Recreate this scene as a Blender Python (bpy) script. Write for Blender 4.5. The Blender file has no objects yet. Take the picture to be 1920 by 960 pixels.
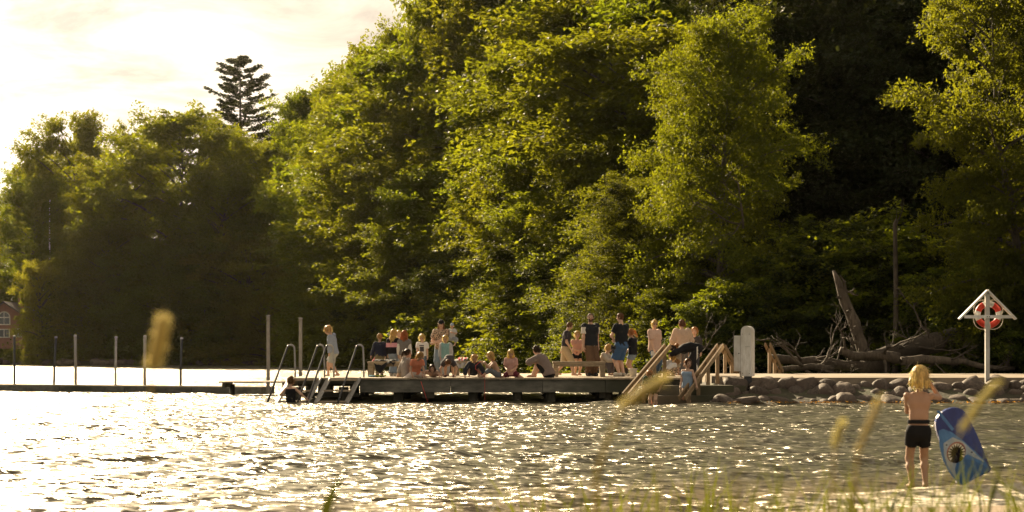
import bpy, math, random
import numpy as np
from mathutils import Vector, Matrix

# ------------------------------------------------------------------ camera, light, exposure
SC = bpy.context.scene
COL = SC.collection
F = 2880.0          # focal length in pixels of the 1920 wide photograph
H = 1.40            # eye height above the water
YH = 660.0          # horizon row
SUN_AZ, SUN_EL = -26.0, 26.0     # degrees, azimuth measured from +Y (negative: to the left)

cam = bpy.data.cameras.new('camera')
cam_o = bpy.data.objects.new('camera', cam)
COL.objects.link(cam_o)
cam_o.location = (0, 0, H)
cam_o.rotation_euler = (math.pi / 2, 0, 0)
cam.sensor_width = 36.0
cam.lens = 36.0 * F / 1920.0
cam.shift_y = (YH - 480.0) / 1920.0
cam.clip_start = 0.1
cam.clip_end = 5000
cam.dof.use_dof = True
cam.dof.focus_distance = 44.0
cam.dof.aperture_fstop = 2.8
SC.camera = cam_o

world = bpy.data.worlds.new('World')
SC.world = world
world.use_nodes = True
wn, wl = world.node_tree.nodes, world.node_tree.links
wn.clear()
w_out = wn.new('ShaderNodeOutputWorld')
w_bg = wn.new('ShaderNodeBackground')
w_bg.inputs['Strength'].default_value = 0.068
sky = wn.new('ShaderNodeTexSky')
sky.sky_type = 'NISHITA'
sky.sun_disc = False
sky.sun_elevation = math.radians(SUN_EL)
sky.sun_rotation = math.radians(SUN_AZ)
sky.dust_density = 1.0
sky.air_density = 1.0
sky.ozone_density = 1.0
# thin veil of cloud: the sky's own brightness, scattered white and slightly warm
w_tc = wn.new('ShaderNodeTexCoord')
w_sep = wn.new('ShaderNodeSeparateXYZ')
wl.new(w_tc.outputs['Generated'], w_sep.inputs[0])
w_add = wn.new('ShaderNodeMath'); w_add.operation = 'ADD'; w_add.inputs[1].default_value = 0.12
wl.new(w_sep.outputs['Z'], w_add.inputs[0])
w_max = wn.new('ShaderNodeMath'); w_max.operation = 'MAXIMUM'; w_max.inputs[1].default_value = 0.05
wl.new(w_add.outputs[0], w_max.inputs[0])
w_div = wn.new('ShaderNodeVectorMath'); w_div.operation = 'DIVIDE'
w_cmb = wn.new('ShaderNodeCombineXYZ')
for i in range(3):
    wl.new(w_max.outputs[0], w_cmb.inputs[i])
wl.new(w_tc.outputs['Generated'], w_div.inputs[0])
wl.new(w_cmb.outputs[0], w_div.inputs[1])
w_n = wn.new('ShaderNodeTexNoise')
w_n.inputs['Scale'].default_value = 2.6
w_n.inputs['Detail'].default_value = 9
w_n.inputs['Roughness'].default_value = 0.62
w_n.inputs['Distortion'].default_value = 0.6
wl.new(w_div.outputs[0], w_n.inputs['Vector'])
w_r = wn.new('ShaderNodeValToRGB')
w_r.color_ramp.elements[0].position = 0.36; w_r.color_ramp.elements[0].color = (0.0, 0.0, 0.0, 1)
w_r.color_ramp.elements[1].position = 0.60; w_r.color_ramp.elements[1].color = (1, 1, 1, 1)
wl.new(w_n.outputs['Fac'], w_r.inputs[0])
w_bw = wn.new('ShaderNodeRGBToBW')
wl.new(sky.outputs[0], w_bw.inputs[0])
w_veil = wn.new('ShaderNodeVectorMath'); w_veil.operation = 'MULTIPLY'
w_even = wn.new('ShaderNodeMath'); w_even.operation = 'MULTIPLY_ADD'; w_even.inputs[1].default_value = 0.34; w_even.inputs[2].default_value = 2.4   # the veil spreads the light evenly
wl.new(w_bw.outputs[0], w_even.inputs[0])
wl.new(w_even.outputs[0], w_veil.inputs[0])
w_veil.inputs[1].default_value = (1.0, 0.86, 0.66)
w_thin = wn.new('ShaderNodeVectorMath'); w_thin.operation = 'MULTIPLY'
wl.new(w_even.outputs[0], w_thin.inputs[0])
w_thin.inputs[1].default_value = (0.56, 0.48, 0.39)
w_mix = wn.new('ShaderNodeMix'); w_mix.data_type = 'RGBA'
wl.new(w_r.outputs[0], w_mix.inputs[0])
wl.new(w_thin.outputs[0], w_mix.inputs[6])
wl.new(w_veil.outputs[0], w_mix.inputs[7])
wl.new(w_mix.outputs[2], w_bg.inputs[0])
wl.new(w_bg.outputs[0], w_out.inputs[0])

sun = bpy.data.lights.new('sun', 'SUN')
sun.energy = 5.0
sun.angle = math.radians(0.53)
sun.color = (1.0, 0.80, 0.52)
sun_o = bpy.data.objects.new('sun', sun)
COL.objects.link(sun_o)
_az, _el = math.radians(SUN_AZ), math.radians(SUN_EL)
SUN_DIR = Vector((math.sin(_az) * math.cos(_el), math.cos(_az) * math.cos(_el), math.sin(_el)))
sun_o.rotation_euler = SUN_DIR.to_track_quat('Z', 'Y').to_euler()

SC.view_settings.view_transform = 'Standard'
SC.view_settings.look = 'None'
SC.view_settings.exposure = 1.75
SC.view_settings.gamma = 1.0
SC.view_settings.use_curve_mapping = False
SC.render.engine = 'CYCLES'
cy = SC.cycles
cy.max_bounces = 7
cy.diffuse_bounces = 3
cy.glossy_bounces = 2
cy.transmission_bounces = 4
cy.transparent_max_bounces = 6
cy.volume_bounces = 0
cy.sample_clamp_indirect = 6.0
cy.caustics_reflective = False
cy.caustics_refractive = False
cy.use_denoising = True
try:
    cy.denoiser = 'OPENIMAGEDENOISE'
except Exception:
    pass

rnd = random.Random(7)

# ------------------------------------------------------------------ helpers
def at(px, Y, z=0.0):
    """a point of the place, Y metres out, under the photograph's column px"""
    return Vector(((px - 960.0) / F * Y, Y, z))

def zrow(py, Y):
    return H + (YH - py) / F * Y

def np_mesh(name, V, Fs, mi=None, smooth=False, mats=()):
    """V (n,3); Fs list of (m,k) index arrays"""
    me = bpy.data.meshes.new(name)
    V = np.asarray(V, dtype=np.float32)
    Fs = [np.asarray(f, dtype=np.int32) for f in Fs if len(f)]
    me.vertices.add(len(V))
    me.vertices.foreach_set('co', V.ravel())
    loops = np.concatenate([f.ravel() for f in Fs])
    starts, o = [], 0
    for f in Fs:
        starts.append(o + np.arange(len(f)) * f.shape[1]); o += f.size
    starts = np.concatenate(starts).astype(np.int32)
    me.loops.add(len(loops))
    me.loops.foreach_set('vertex_index', loops)
    me.polygons.add(len(starts))
    me.polygons.foreach_set('loop_start', starts)
    if mi is not None:
        me.polygons.foreach_set('material_index', np.asarray(mi, dtype=np.int32))
    me.polygons.foreach_set('use_smooth', np.full(len(starts), smooth))
    for m in mats:
        me.materials.append(m)
    me.update(calc_edges=True)
    return me

def link(name, me, parent=None, loc=None):
    o = bpy.data.objects.new(name, me)
    COL.objects.link(o)
    if parent is not None:
        o.parent = parent
    if loc is not None:
        o.location = loc
    return o

def tag(o, label, cat, group=None):
    o['label'] = label
    o['category'] = cat
    if group:
        o['group'] = group
    return o

def structure(o):
    o['kind'] = 'structure'
    return o

def empty(name, loc=(0, 0, 0), rz=0.0):
    o = bpy.data.objects.new(name, None)
    COL.objects.link(o)
    o.location = loc
    o.rotation_euler = (0, 0, rz)
    o.empty_display_size = 0.2
    return o

class MB:
    def __init__(self):
        self.V, self.F, self.M = [], [], []
    def add(self, verts, faces, m=0):
        b = len(self.V)
        self.V += [tuple(v) for v in verts]
        for f in faces:
            self.F.append(tuple(b + i for i in f)); self.M.append(m)
    def box(self, c, s, rot=None, m=0):
        c = Vector(c)
        R = rot if rot is not None else Matrix.Identity(3)
        vs = []
        for z in (-1, 1):
            for y in (-1, 1):
                for x in (-1, 1):
                    vs.append(c + R @ Vector((x * s[0] / 2, y * s[1] / 2, z * s[2] / 2)))
        self.add(vs, [(0, 2, 3, 1), (4, 5, 7, 6), (0, 1, 5, 4), (2, 6, 7, 3), (0, 4, 6, 2), (1, 3, 7, 5)], m)
    def beam(self, p0, p1, w, h, up=(0, 0, 1), m=0):
        """bar from p0 to p1, w across, h along 'up'"""
        p0, p1 = Vector(p0), Vector(p1)
        d = (p1 - p0); L = d.length; d = d / L
        u = Vector(up); s = d.cross(u)
        if s.length < 1e-4:
            s = d.cross(Vector((0, 1, 0)))
        s.normalize(); u = s.cross(d).normalized()
        R = Matrix((s, d, u)).transposed()
        self.box((p0 + p1) / 2, (w, L, h), R, m)
    def tube(self, pts, rad, n=8, m=0, caps=True):
        pts = [Vector(p) for p in pts]
        b = len(self.V)
        ref = Vector((0.31, 0.17, 0.93))
        for i, p in enumerate(pts):
            d = (pts[min(i + 1, len(pts) - 1)] - pts[max(i - 1, 0)]).normalized()
            s = d.cross(ref)
            if s.length < 0.05:
                s = d.cross(Vector((1, 0, 0)))
            s.normalize(); u = s.cross(d)
            r = rad[i] if hasattr(rad, '__len__') else rad
            for k in range(n):
                a = 2 * math.pi * k / n
                self.V.append(tuple(p + s * (r * math.cos(a)) + u * (r * math.sin(a))))
        for i in range(len(pts) - 1):
            for k in range(n):
                a0, a1 = b + i * n + k, b + i * n + (k + 1) % n
                self.F.append((a0, a1, a1 + n, a0 + n)); self.M.append(m)
        if caps:
            self.F.append(tuple(b + k for k in range(n))[::-1]); self.M.append(m)
            e = b + (len(pts) - 1) * n
            self.F.append(tuple(e + k for k in range(n))); self.M.append(m)
    def lathe(self, prof, n=16, c=(0, 0, 0), m=0):
        b = len(self.V)
        for r, z in prof:
            for k in range(n):
                a = 2 * math.pi * k / n
                self.V.append((c[0] + r * math.cos(a), c[1] + r * math.sin(a), c[2] + z))
        for i in range(len(prof) - 1):
            for k in range(n):
                a0, a1 = b + i * n + k, b + i * n + (k + 1) % n
                self.F.append((a0, a1, a1 + n, a0 + n)); self.M.append(m)
    def build(self, name, mats, parent=None, smooth=False, loc=None):
        me = bpy.data.meshes.new(name)
        me.from_pydata(self.V, [], self.F)
        if not isinstance(mats, (list, tuple)):
            mats = [mats]
        for k in mats:
            me.materials.append(k)
        me.polygons.foreach_set('material_index', self.M)
        me.polygons.foreach_set('use_smooth', [smooth] * len(self.F))
        me.update()
        return link(name, me, parent, loc)

# ------------------------------------------------------------------ materials
_mats = {}
def new_mat(name):
    m = bpy.data.materials.new(name)
    m.use_nodes = True
    nt = m.node_tree
    return m, nt.nodes, nt.links, nt.nodes['Principled BSDF']

def noise_mat(name, c1, c2, scale=6.0, rough=0.8, bump=0.3, detail=6, stretch=(1, 1, 1), c3=None, dist=0.02, spec=0.3, metal=0.0):
    """two or three tones mixed by noise, with fine relief"""
    if name in _mats:
        return _mats[name]
    m, n, l, b = new_mat(name)
    tc = n.new('ShaderNodeTexCoord')
    mp = n.new('ShaderNodeMapping')
    mp.inputs['Scale'].default_value = stretch
    l.new(tc.outputs['Object'], mp.inputs[0])
    nz = n.new('ShaderNodeTexNoise')
    nz.inputs['Scale'].default_value = scale
    nz.inputs['Detail'].default_value = detail
    nz.inputs['Roughness'].default_value = 0.65
    l.new(mp.outputs[0], nz.inputs['Vector'])
    r = n.new('ShaderNodeValToRGB')
    r.color_ramp.elements[0].position = 0.32; r.color_ramp.elements[0].color = (*c1, 1)
    r.color_ramp.elements[1].position = 0.68; r.color_ramp.elements[1].color = (*c2, 1)
    l.new(nz.outputs['Fac'], r.inputs[0])
    out = r.outputs[0]
    if c3 is not None:
        n2 = n.new('ShaderNodeTexNoise')
        n2.inputs['Scale'].default_value = scale * 0.23
        n2.inputs['Detail'].default_value = 4
        l.new(tc.outputs['Object'], n2.inputs['Vector'])
        r2 = n.new('ShaderNodeValToRGB')
        r2.color_ramp.elements[0].position = 0.45; r2.color_ramp.elements[1].position = 0.65
        l.new(n2.outputs['Fac'], r2.inputs[0])
        mx = n.new('ShaderNodeMix'); mx.data_type = 'RGBA'
        l.new(r2.outputs[0], mx.inputs[0])
        l.new(out, mx.inputs[6]); mx.inputs[7].default_value = (*c3, 1)
        out = mx.outputs[2]
    oi = n.new('ShaderNodeObjectInfo')
    hv = n.new('ShaderNodeHueSaturation')
    mr = n.new('ShaderNodeMapRange')
    mr.inputs[3].default_value = 0.8; mr.inputs[4].default_value = 1.2
    l.new(oi.outputs['Random'], mr.inputs[0])
    l.new(mr.outputs[0], hv.inputs['Value'])
    l.new(out, hv.inputs['Color'])
    l.new(hv.outputs[0], b.inputs['Base Color'])
    b.inputs['Roughness'].default_value = rough
    b.inputs['Specular IOR Level'].default_value = spec
    b.inputs['Metallic'].default_value = metal
    if bump:
        bp = n.new('ShaderNodeBump')
        bp.inputs['Strength'].default_value = bump
        bp.inputs['Distance'].default_value = dist
        l.new(nz.outputs['Fac'], bp.inputs['Height'])
        l.new(bp.outputs[0], b.inputs['Normal'])
    _mats[name] = m
    return m

def leaf_mat(name, base, trans, amount=0.5, rough=0.6, spread=0.25, streak=False):
    m, n, l, b = new_mat(name)
    out = n['Material Output']
    geo = n.new('ShaderNodeNewGeometry')
    oi = n.new('ShaderNodeObjectInfo')
    add = n.new('ShaderNodeMath'); add.operation = 'MULTIPLY_ADD'
    l.new(oi.outputs['Random'], add.inputs[0]); add.inputs[1].default_value = 0.45
    l.new(geo.outputs['Random Per Island'], add.inputs[2])
    mr = n.new('ShaderNodeMapRange')
    mr.inputs[1].default_value = 0; mr.inputs[2].default_value = 1.45
    mr.inputs[3].default_value = 1 - spread; mr.inputs[4].default_value = 1 + spread
    l.new(add.outputs[0], mr.inputs[0])
    if streak:                                   # locks of hair: fine long streaks, light and dark
        tcs = n.new('ShaderNodeTexCoord'); mps = n.new('ShaderNodeMapping'); mps.inputs['Scale'].default_value = (60, 60, 5)
        l.new(tcs.outputs['Object'], mps.inputs[0])
        ns_ = n.new('ShaderNodeTexNoise'); ns_.inputs['Scale'].default_value = 1.0; ns_.inputs['Detail'].default_value = 3
        l.new(mps.outputs[0], ns_.inputs['Vector'])
        mr.inputs[1].default_value = 0.34; mr.inputs[2].default_value = 0.66; mr.inputs[3].default_value = 0.45; mr.inputs[4].default_value = 1.35
        l.new(ns_.outputs['Fac'], mr.inputs[0])
        bps = n.new('ShaderNodeBump'); bps.inputs['Strength'].default_value = 0.6; bps.inputs['Distance'].default_value = 0.01
        l.new(ns_.outputs['Fac'], bps.inputs['Height']); l.new(bps.outputs[0], b.inputs['Normal'])
    mh = n.new('ShaderNodeMapRange')
    mh.inputs[3].default_value = 0.485; mh.inputs[4].default_value = 0.515
    l.new(oi.outputs['Random'], mh.inputs[0])
    def tint(c):
        h = n.new('ShaderNodeHueSaturation')
        h.inputs['Color'].default_value = (*c, 1)
        l.new(mr.outputs[0], h.inputs['Value'])
        l.new(mh.outputs[0], h.inputs['Hue'])
        return h.outputs[0]
    l.new(tint(base), b.inputs['Base Color'])
    b.inputs['Roughness'].default_value = rough
    b.inputs['Specular IOR Level'].default_value = 0.18
    tr = n.new('ShaderNodeBsdfTranslucent')
    l.new(tint(trans), tr.inputs[0])
    mx = n.new('ShaderNodeMixShader')
    mx.inputs[0].default_value = amount
    l.new(b.outputs[0], mx.inputs[1]); l.new(tr.outputs[0], mx.inputs[2])
    l.new(mx.outputs[0], out.inputs[0])
    return m

def fabric(c, rough=0.85):
    key = 'fabric_%02x%02x%02x' % tuple(int(max(0, min(1, v)) * 255) for v in c)
    d = tuple(v * 0.86 for v in c)
    return noise_mat(key, d, c, scale=22, rough=rough, bump=0.25, detail=3, dist=0.006, spec=0.15)

def plain(name, c, rough=0.5, metal=0.0, spec=0.4):
    if name in _mats:
        return _mats[name]
    m, n, l, b = new_mat(name)
    b.inputs['Base Color'].default_value = (*c, 1)
    b.inputs['Roughness'].default_value = rough
    b.inputs['Metallic'].default_value = metal
    b.inputs['Specular IOR Level'].default_value = spec
    _mats[name] = m
    return m

M = {}
M['deck'] = noise_mat('deck_wood', (0.27, 0.215, 0.155), (0.44, 0.365, 0.27), scale=3, stretch=(9, 0.7, 9), rough=0.8, bump=0.4)
M['fascia'] = noise_mat('weathered_fascia', (0.085, 0.085, 0.072), (0.22, 0.21, 0.18), scale=2.2, stretch=(1.2, 4, 3.5), rough=0.85, bump=0.5, c3=(0.05, 0.055, 0.04))
M['pile'] = noise_mat('wet_pile_wood', (0.025, 0.025, 0.018), (0.075, 0.07, 0.05), scale=3, stretch=(5, 5, 1), rough=0.7, bump=0.5)
M['rail_wood'] = noise_mat('rail_timber', (0.17, 0.115, 0.065), (0.33, 0.235, 0.135), scale=4, stretch=(6, 6, 1.5), rough=0.75, bump=0.3)
M['bench_wood'] = noise_mat('bench_timber', (0.19, 0.15, 0.10), (0.36, 0.29, 0.20), scale=4, stretch=(1.5, 6, 6), rough=0.8, bump=0.3)
M['concrete'] = noise_mat('promenade_concrete', (0.24, 0.195, 0.145), (0.40, 0.33, 0.25), scale=3, rough=0.9, bump=0.3, c3=(0.2, 0.165, 0.125))
M['wall_concrete'] = noise_mat('wall_concrete', (0.10, 0.085, 0.06), (0.19, 0.16, 0.12), scale=2.5, rough=0.9, bump=0.4, c3=(0.06, 0.06, 0.035))
M['rock'] = noise_mat('granite_boulder', (0.04, 0.032, 0.026), (0.16, 0.125, 0.10), scale=5, rough=0.75, bump=0.6, c3=(0.085, 0.062, 0.048), dist=0.03)
M['bark'] = noise_mat('beech_bark', (0.045, 0.038, 0.03), (0.12, 0.105, 0.085), scale=3, stretch=(3, 3, 0.7), rough=0.9, bump=0.6, dist=0.05)
M['dead_wood'] = noise_mat('bleached_dead_wood', (0.035, 0.028, 0.022), (0.13, 0.105, 0.08), scale=3, stretch=(4, 4, 1), rough=0.85, bump=0.6, c3=(0.045, 0.036, 0.027), dist=0.04)
M['steel'] = noise_mat('galvanised_steel', (0.28, 0.27, 0.25), (0.45, 0.43, 0.4), scale=8, rough=0.6, bump=0.1, metal=0.15)
M['dark_steel'] = noise_mat('dark_wet_steel', (0.035, 0.037, 0.04), (0.075, 0.075, 0.08), scale=8, rough=0.5, bump=0.1, metal=0.4)
M['post'] = noise_mat('grey_plastic_post', (0.19, 0.175, 0.155), (0.33, 0.305, 0.27), scale=3, stretch=(4, 4, 1), rough=0.6, bump=0.2)
M['white'] = noise_mat('white_paint', (0.56, 0.53, 0.48), (0.80, 0.79, 0.76), scale=5, stretch=(3, 3, 0.8), rough=0.5, bump=0.2, c3=(0.52, 0.49, 0.43))
M['red'] = noise_mat('red_paint', (0.50, 0.035, 0.02), (0.66, 0.06, 0.03), scale=8, rough=0.45, bump=0.1)
M['rope'] = noise_mat('rope_fibre', (0.5, 0.45, 0.34), (0.7, 0.64, 0.5), scale=40, rough=0.9, bump=0.3)

# ------------------------------------------------------------------ terrain: one sheet, lake bed to hills
LAND = np.array([(300, 41.3), (5.4, 41.3), (5.6, 52.5), (4.6, 60), (3.2, 75), (-2.6, 105), (-11.5, 138), (-20, 160),
                 (-37, 163), (-47, 158), (-55, 170), (-62, 200), (-85, 240), (-400, 250), (-400, 900), (900, 900), (900, 41.3)], float)

def signed_dist(x, y, poly):
    """distance to the shore line, positive on land"""
    d2 = np.full(x.shape, 1e12)
    inside = np.zeros(x.shape, bool)
    n = len(poly)
    for i in range(n):
        ax, ay = poly[i]; bx, by = poly[(i + 1) % n]
        ex, ey = bx - ax, by - ay
        t = np.clip(((x - ax) * ex + (y - ay) * ey) / (ex * ex + ey * ey), 0, 1)
        dx, dy = x - (ax + t * ex), y - (ay + t * ey)
        d2 = np.minimum(d2, dx * dx + dy * dy)
        c = ((ay > y) != (by > y))
        with np.errstate(divide='ignore', invalid='ignore'):
            xi = ax + (y - ay) / (by - ay if by != ay else 1e-9) * ex
        inside ^= c & (x < xi)
    d = np.sqrt(d2)
    return np.where(inside, d, -d)

def sst(a, b, x):
    t = np.clip((x - a) / (b - a), 0, 1)
    return t * t * (3 - 2 * t)

def near_shore(x):
    """Y of the water's edge on the camera's side"""
    return np.interp(x, [-60, -14, -5, -2, 0.2, 2.0, 3.5, 6, 10, 60], [2, 5.0, 9.4, 11.4, 12.6, 13.4, 13.9, 14.2, 14.6, 19])

def ground_z(x, y):
    x = np.asarray(x, float); y = np.asarray(y, float)
    d = signed_dist(x, y, LAND)
    # right bank: low flat behind the promenade, hill behind
    base = np.clip(d * 0.28, -1.6, 0.45)
    hill_w = sst(-46, -14, x + 0.12 * (y - 160))
    inland = np.clip(d - np.where(x > 5, 13.0, 4.0), 0, None)
    hill = np.clip(inland * 0.34, 0, 19) * hill_w + np.clip(inland * 0.05, 0, 5) * (1 - hill_w)
    bump = 0.35 * np.sin(x * 0.31 + 1.3) * np.sin(y * 0.27 + x * 0.11) + 0.18 * np.sin(x * 0.9) * np.sin(y * 0.8 + 2)
    far = base + hill + bump * sst(14, 30, d)
    dn = near_shore(x) - y
    near = np.clip(dn * 0.055, -1.6, 0.55) + 0.05 * np.sin(x * 2.1) * np.sin(y * 1.7) * sst(2, 6, dn)
    return np.maximum(far, near)

xs = np.unique(np.concatenate([np.linspace(-620, -90, 28), np.linspace(-90, -20, 60), np.linspace(-20, 45, 150), np.linspace(45, 160, 50), np.linspace(160, 620, 20)]))
ys = np.unique(np.concatenate([np.linspace(-40, 2, 20), np.linspace(2, 20, 45), np.linspace(20, 40, 15), np.linspace(40, 62, 40), np.linspace(62, 210, 120), np.linspace(210, 900, 40)]))
gx, gy = np.meshgrid(xs, ys, indexing='ij')
gz = ground_z(gx, gy)
V = np.stack([gx, gy, gz], -1).reshape(-1, 3)
ny = len(ys)
ii, jj = np.meshgrid(np.arange(len(xs) - 1), np.arange(ny - 1), indexing='ij')
q = (ii * ny + jj).ravel()
quads = np.stack([q, q + ny, q + ny + 1, q + 1], 1)

# soil, sand and grass: by height above the water and by noise
m, n, l, b = new_mat('ground_soil')
tc = n.new('ShaderNodeTexCoord'); geo = n.new('ShaderNodeNewGeometry')
nz = n.new('ShaderNodeTexNoise'); nz.inputs['Scale'].default_value = 0.9; nz.inputs['Detail'].default_value = 8; nz.inputs['Roughness'].default_value = 0.7
l.new(tc.outputs['Object'], nz.inputs['Vector'])
nf = n.new('ShaderNodeTexNoise'); nf.inputs['Scale'].default_value = 9; nf.inputs['Detail'].default_value = 6
l.new(tc.outputs['Object'], nf.inputs['Vector'])
r1 = n.new('ShaderNodeValToRGB')
r1.color_ramp.elements[0].color = (0.035, 0.026, 0.016, 1); r1.color_ramp.elements[1].color = (0.055, 0.06, 0.022, 1)
r1.color_ramp.elements[0].position = 0.4; r1.color_ramp.elements[1].position = 0.6
l.new(nz.outputs['Fac'], r1.inputs[0])
r2 = n.new('ShaderNodeValToRGB')
r2.color_ramp.elements[0].color = (0.15, 0.105, 0.065, 1); r2.color_ramp.elements[1].color = (0.30, 0.22, 0.14, 1)
l.new(nf.outputs['Fac'], r2.inputs[0])
sp = n.new('ShaderNodeSeparateXYZ'); l.new(geo.outputs['Position'], sp.inputs[0])
mr = n.new('ShaderNodeMapRange'); mr.inputs[1].default_value = 0.22; mr.inputs[2].default_value = 0.42
l.new(sp.outputs['Z'], mr.inputs[0])
my = n.new('ShaderNodeMapRange'); my.inputs[1].default_value = 25; my.inputs[2].default_value = 35
l.new(sp.outputs['Y'], my.inputs[0])
mm = n.new('ShaderNodeMath'); mm.operation = 'MAXIMUM'; l.new(mr.outputs[0], mm.inputs[0]); l.new(my.outputs[0], mm.inputs[1])
mx = n.new('ShaderNodeMix'); mx.data_type = 'RGBA'
l.new(mm.outputs[0], mx.inputs[0]); l.new(r2.outputs[0], mx.inputs[6]); l.new(r1.outputs[0], mx.inputs[7])
l.new(mx.outputs[2], b.inputs['Base Color']); b.inputs['Roughness'].default_value = 0.9
bp = n.new('ShaderNodeBump'); bp.inputs['Strength'].default_value = 0.5; bp.inputs['Distance'].default_value = 0.05
l.new(nf.outputs['Fac'], bp.inputs['Height']); l.new(bp.outputs[0], b.inputs['Normal'])
M['ground'] = m
structure(link('ground', np_mesh('ground', V, [quads], smooth=True, mats=[m])))

# ------------------------------------------------------------------ water
rows = np.concatenate([np.linspace(1500, 990, 24)[:-1], np.linspace(990, 690, 340), np.linspace(689.0, 664, 40)])
wy = H * F / (rows - YH)                     # denser where the view grazes less
wy = np.concatenate([wy, [1500.0]])
ang = np.concatenate([np.linspace(-1.1, -0.40, 24)[:-1], np.linspace(-0.40, 0.40, 340), np.linspace(0.40, 1.1, 24)[1:]])
WY, WA = np.meshgrid(wy, np.tan(ang), indexing='ij')
WX = WA * WY
step = np.gradient(wy)[:, None] * np.ones_like(WX)
step = np.abs(step)
stepx = np.gradient(np.tan(ang))[None, :] * WY
wz = np.zeros_like(WX)
wr = np.random.RandomState(5)
wind = math.radians(-62)      # crests run nearly across the view, a little oblique
for k in range(60):
    lam = 0.34 * (8.0 ** (k / 59.0))
    a = wind + wr.normal(0, 0.42)
    kx, ky = math.cos(a), math.sin(a)
    ph = wr.uniform(0, 6.28)
    amp = 0.0047 * lam ** 0.95 * wr.uniform(0.5, 1.3)
    damp = sst(1.6, 3.2, lam / np.maximum(step * abs(ky) + stepx * abs(kx) * 0.6, 1e-3))
    th = 2 * math.pi / lam * (kx * WX + ky * WY) + ph + 0.7 * np.sin(WX * 0.23 + WY * 0.17 + k)
    gust = 0.7 + 0.45 * np.sin(WX * 0.11 + k * 1.7) * np.sin(WY * 0.09 + k * 0.9)
    wz += amp * damp * gust * (np.exp(1.2 * (np.sin(th) - 1)) * 2.2 - 0.9)
dshore = WY - near_shore(WX)                 # metres off the near beach
wz *= 0.35 + 0.65 * sst(0.2, 3.5, dshore)
# a low breaker rolling in, and the swash behind it
wob = 0.22 * np.sin(WX * 1.3) + 0.13 * np.sin(WX * 3.1 + 1)
brk = np.exp(-((dshore - 1.15 - wob) / 0.30) ** 2) * sst(-1.5, 0.6, WX) * (0.75 + 0.3 * np.sin(WX * 0.9 + 2))
wz += 0.105 * brk + 0.03 * np.exp(-((dshore - 0.25 - wob) / 0.2) ** 2) * sst(-2, 1, WX)
foam = np.clip(np.exp(-((dshore - 0.35 - wob) / 0.75) ** 2) * 1.05 + 0.55 * np.exp(-((dshore - 1.3 - wob) / 0.35) ** 2), 0, 1) * sst(0.2, 4.2, WX)
shal = 1 - sst(0.2, 5.0, dshore)
V = np.stack([WX, WY, wz], -1).reshape(-1, 3)
nc = len(ang)
ii, jj = np.meshgrid(np.arange(len(wy) - 1), np.arange(nc - 1), indexing='ij')
q = (ii * nc + jj).ravel()
me = np_mesh('water', V, [np.stack([q, q + 1, q + nc + 1, q + nc], 1)], smooth=True)
for nm, arr in (('foam', foam), ('shallow', shal)):
    at_ = me.attributes.new(nm, 'FLOAT', 'POINT')
    at_.data.foreach_set('value', arr.ravel().astype(np.float32))
m, n, l, b = new_mat('lake_water')
tc = n.new('ShaderNodeTexCoord')
acc = None
for scale, sx, sy, rz, detail, amt in ((0.6, 0.4, 1.6, 0.2, 3, 0.5), (2.1, 0.5, 1.5, -0.2, 4, 1.9), (8.0, 0.65, 1.3, 0.35, 4, 5.8)):
    mp = n.new('ShaderNodeMapping'); mp.inputs['Scale'].default_value = (sx, sy, 1); mp.inputs['Rotation'].default_value = (0, 0, rz)
    l.new(tc.outputs['Object'], mp.inputs[0])
    t = n.new('ShaderNodeTexNoise'); t.inputs['Scale'].default_value = scale; t.inputs['Detail'].default_value = detail; t.inputs['Roughness'].default_value = 0.58
    t.inputs['Distortion'].default_value = 0.5
    l.new(mp.outputs[0], t.inputs['Vector'])
    sb = n.new('ShaderNodeVectorMath'); sb.operation = 'SUBTRACT'; sb.inputs[1].default_value = (0.5, 0.5, 0.5)
    l.new(t.outputs['Color'], sb.inputs[0])
    ml = n.new('ShaderNodeVectorMath'); ml.operation = 'MULTIPLY'; ml.inputs[1].default_value = (amt * 0.85, amt, 0)
    l.new(sb.outputs[0], ml.inputs[0])
    if acc is None:
        acc = ml.outputs[0]
    else:
        ad = n.new('ShaderNodeVectorMath'); ad.operation = 'ADD'
        l.new(acc, ad.inputs[0]); l.new(ml.outputs[0], ad.inputs[1]); acc = ad.outputs[0]
gm = n.new('ShaderNodeMapping'); gm.inputs['Scale'].default_value = (0.10, 0.34, 1); gm.inputs['Rotation'].default_value = (0, 0, 0.12)
l.new(tc.outputs['Object'], gm.inputs[0])
gn = n.new('ShaderNodeTexNoise'); gn.inputs['Scale'].default_value = 1.0; gn.inputs['Detail'].default_value = 5; gn.inputs['Roughness'].default_value = 0.7
l.new(gm.outputs[0], gn.inputs['Vector'])
gr_ = n.new('ShaderNodeMapRange'); gr_.inputs[1].default_value = 0.35; gr_.inputs[2].default_value = 0.65; gr_.inputs[3].default_value = 0.55; gr_.inputs[4].default_value = 1.3
l.new(gn.outputs['Fac'], gr_.inputs[0])
gs = n.new('ShaderNodeVectorMath'); gs.operation = 'SCALE'
l.new(acc, gs.inputs[0]); l.new(gr_.outputs[0], gs.inputs['Scale']); acc = gs.outputs[0]
gw = n.new('ShaderNodeNewGeometry')
ad = n.new('ShaderNodeVectorMath'); ad.operation = 'ADD'
l.new(gw.outputs['Normal'], ad.inputs[0]); l.new(acc, ad.inputs[1])
nr_ = n.new('ShaderNodeVectorMath'); nr_.operation = 'NORMALIZE'
l.new(ad.outputs[0], nr_.inputs[0]); l.new(nr_.outputs[0], b.inputs['Normal'])
af = n.new('ShaderNodeAttribute'); af.attribute_name = 'foam'
as_ = n.new('ShaderNodeAttribute'); as_.attribute_name = 'shallow'
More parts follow.
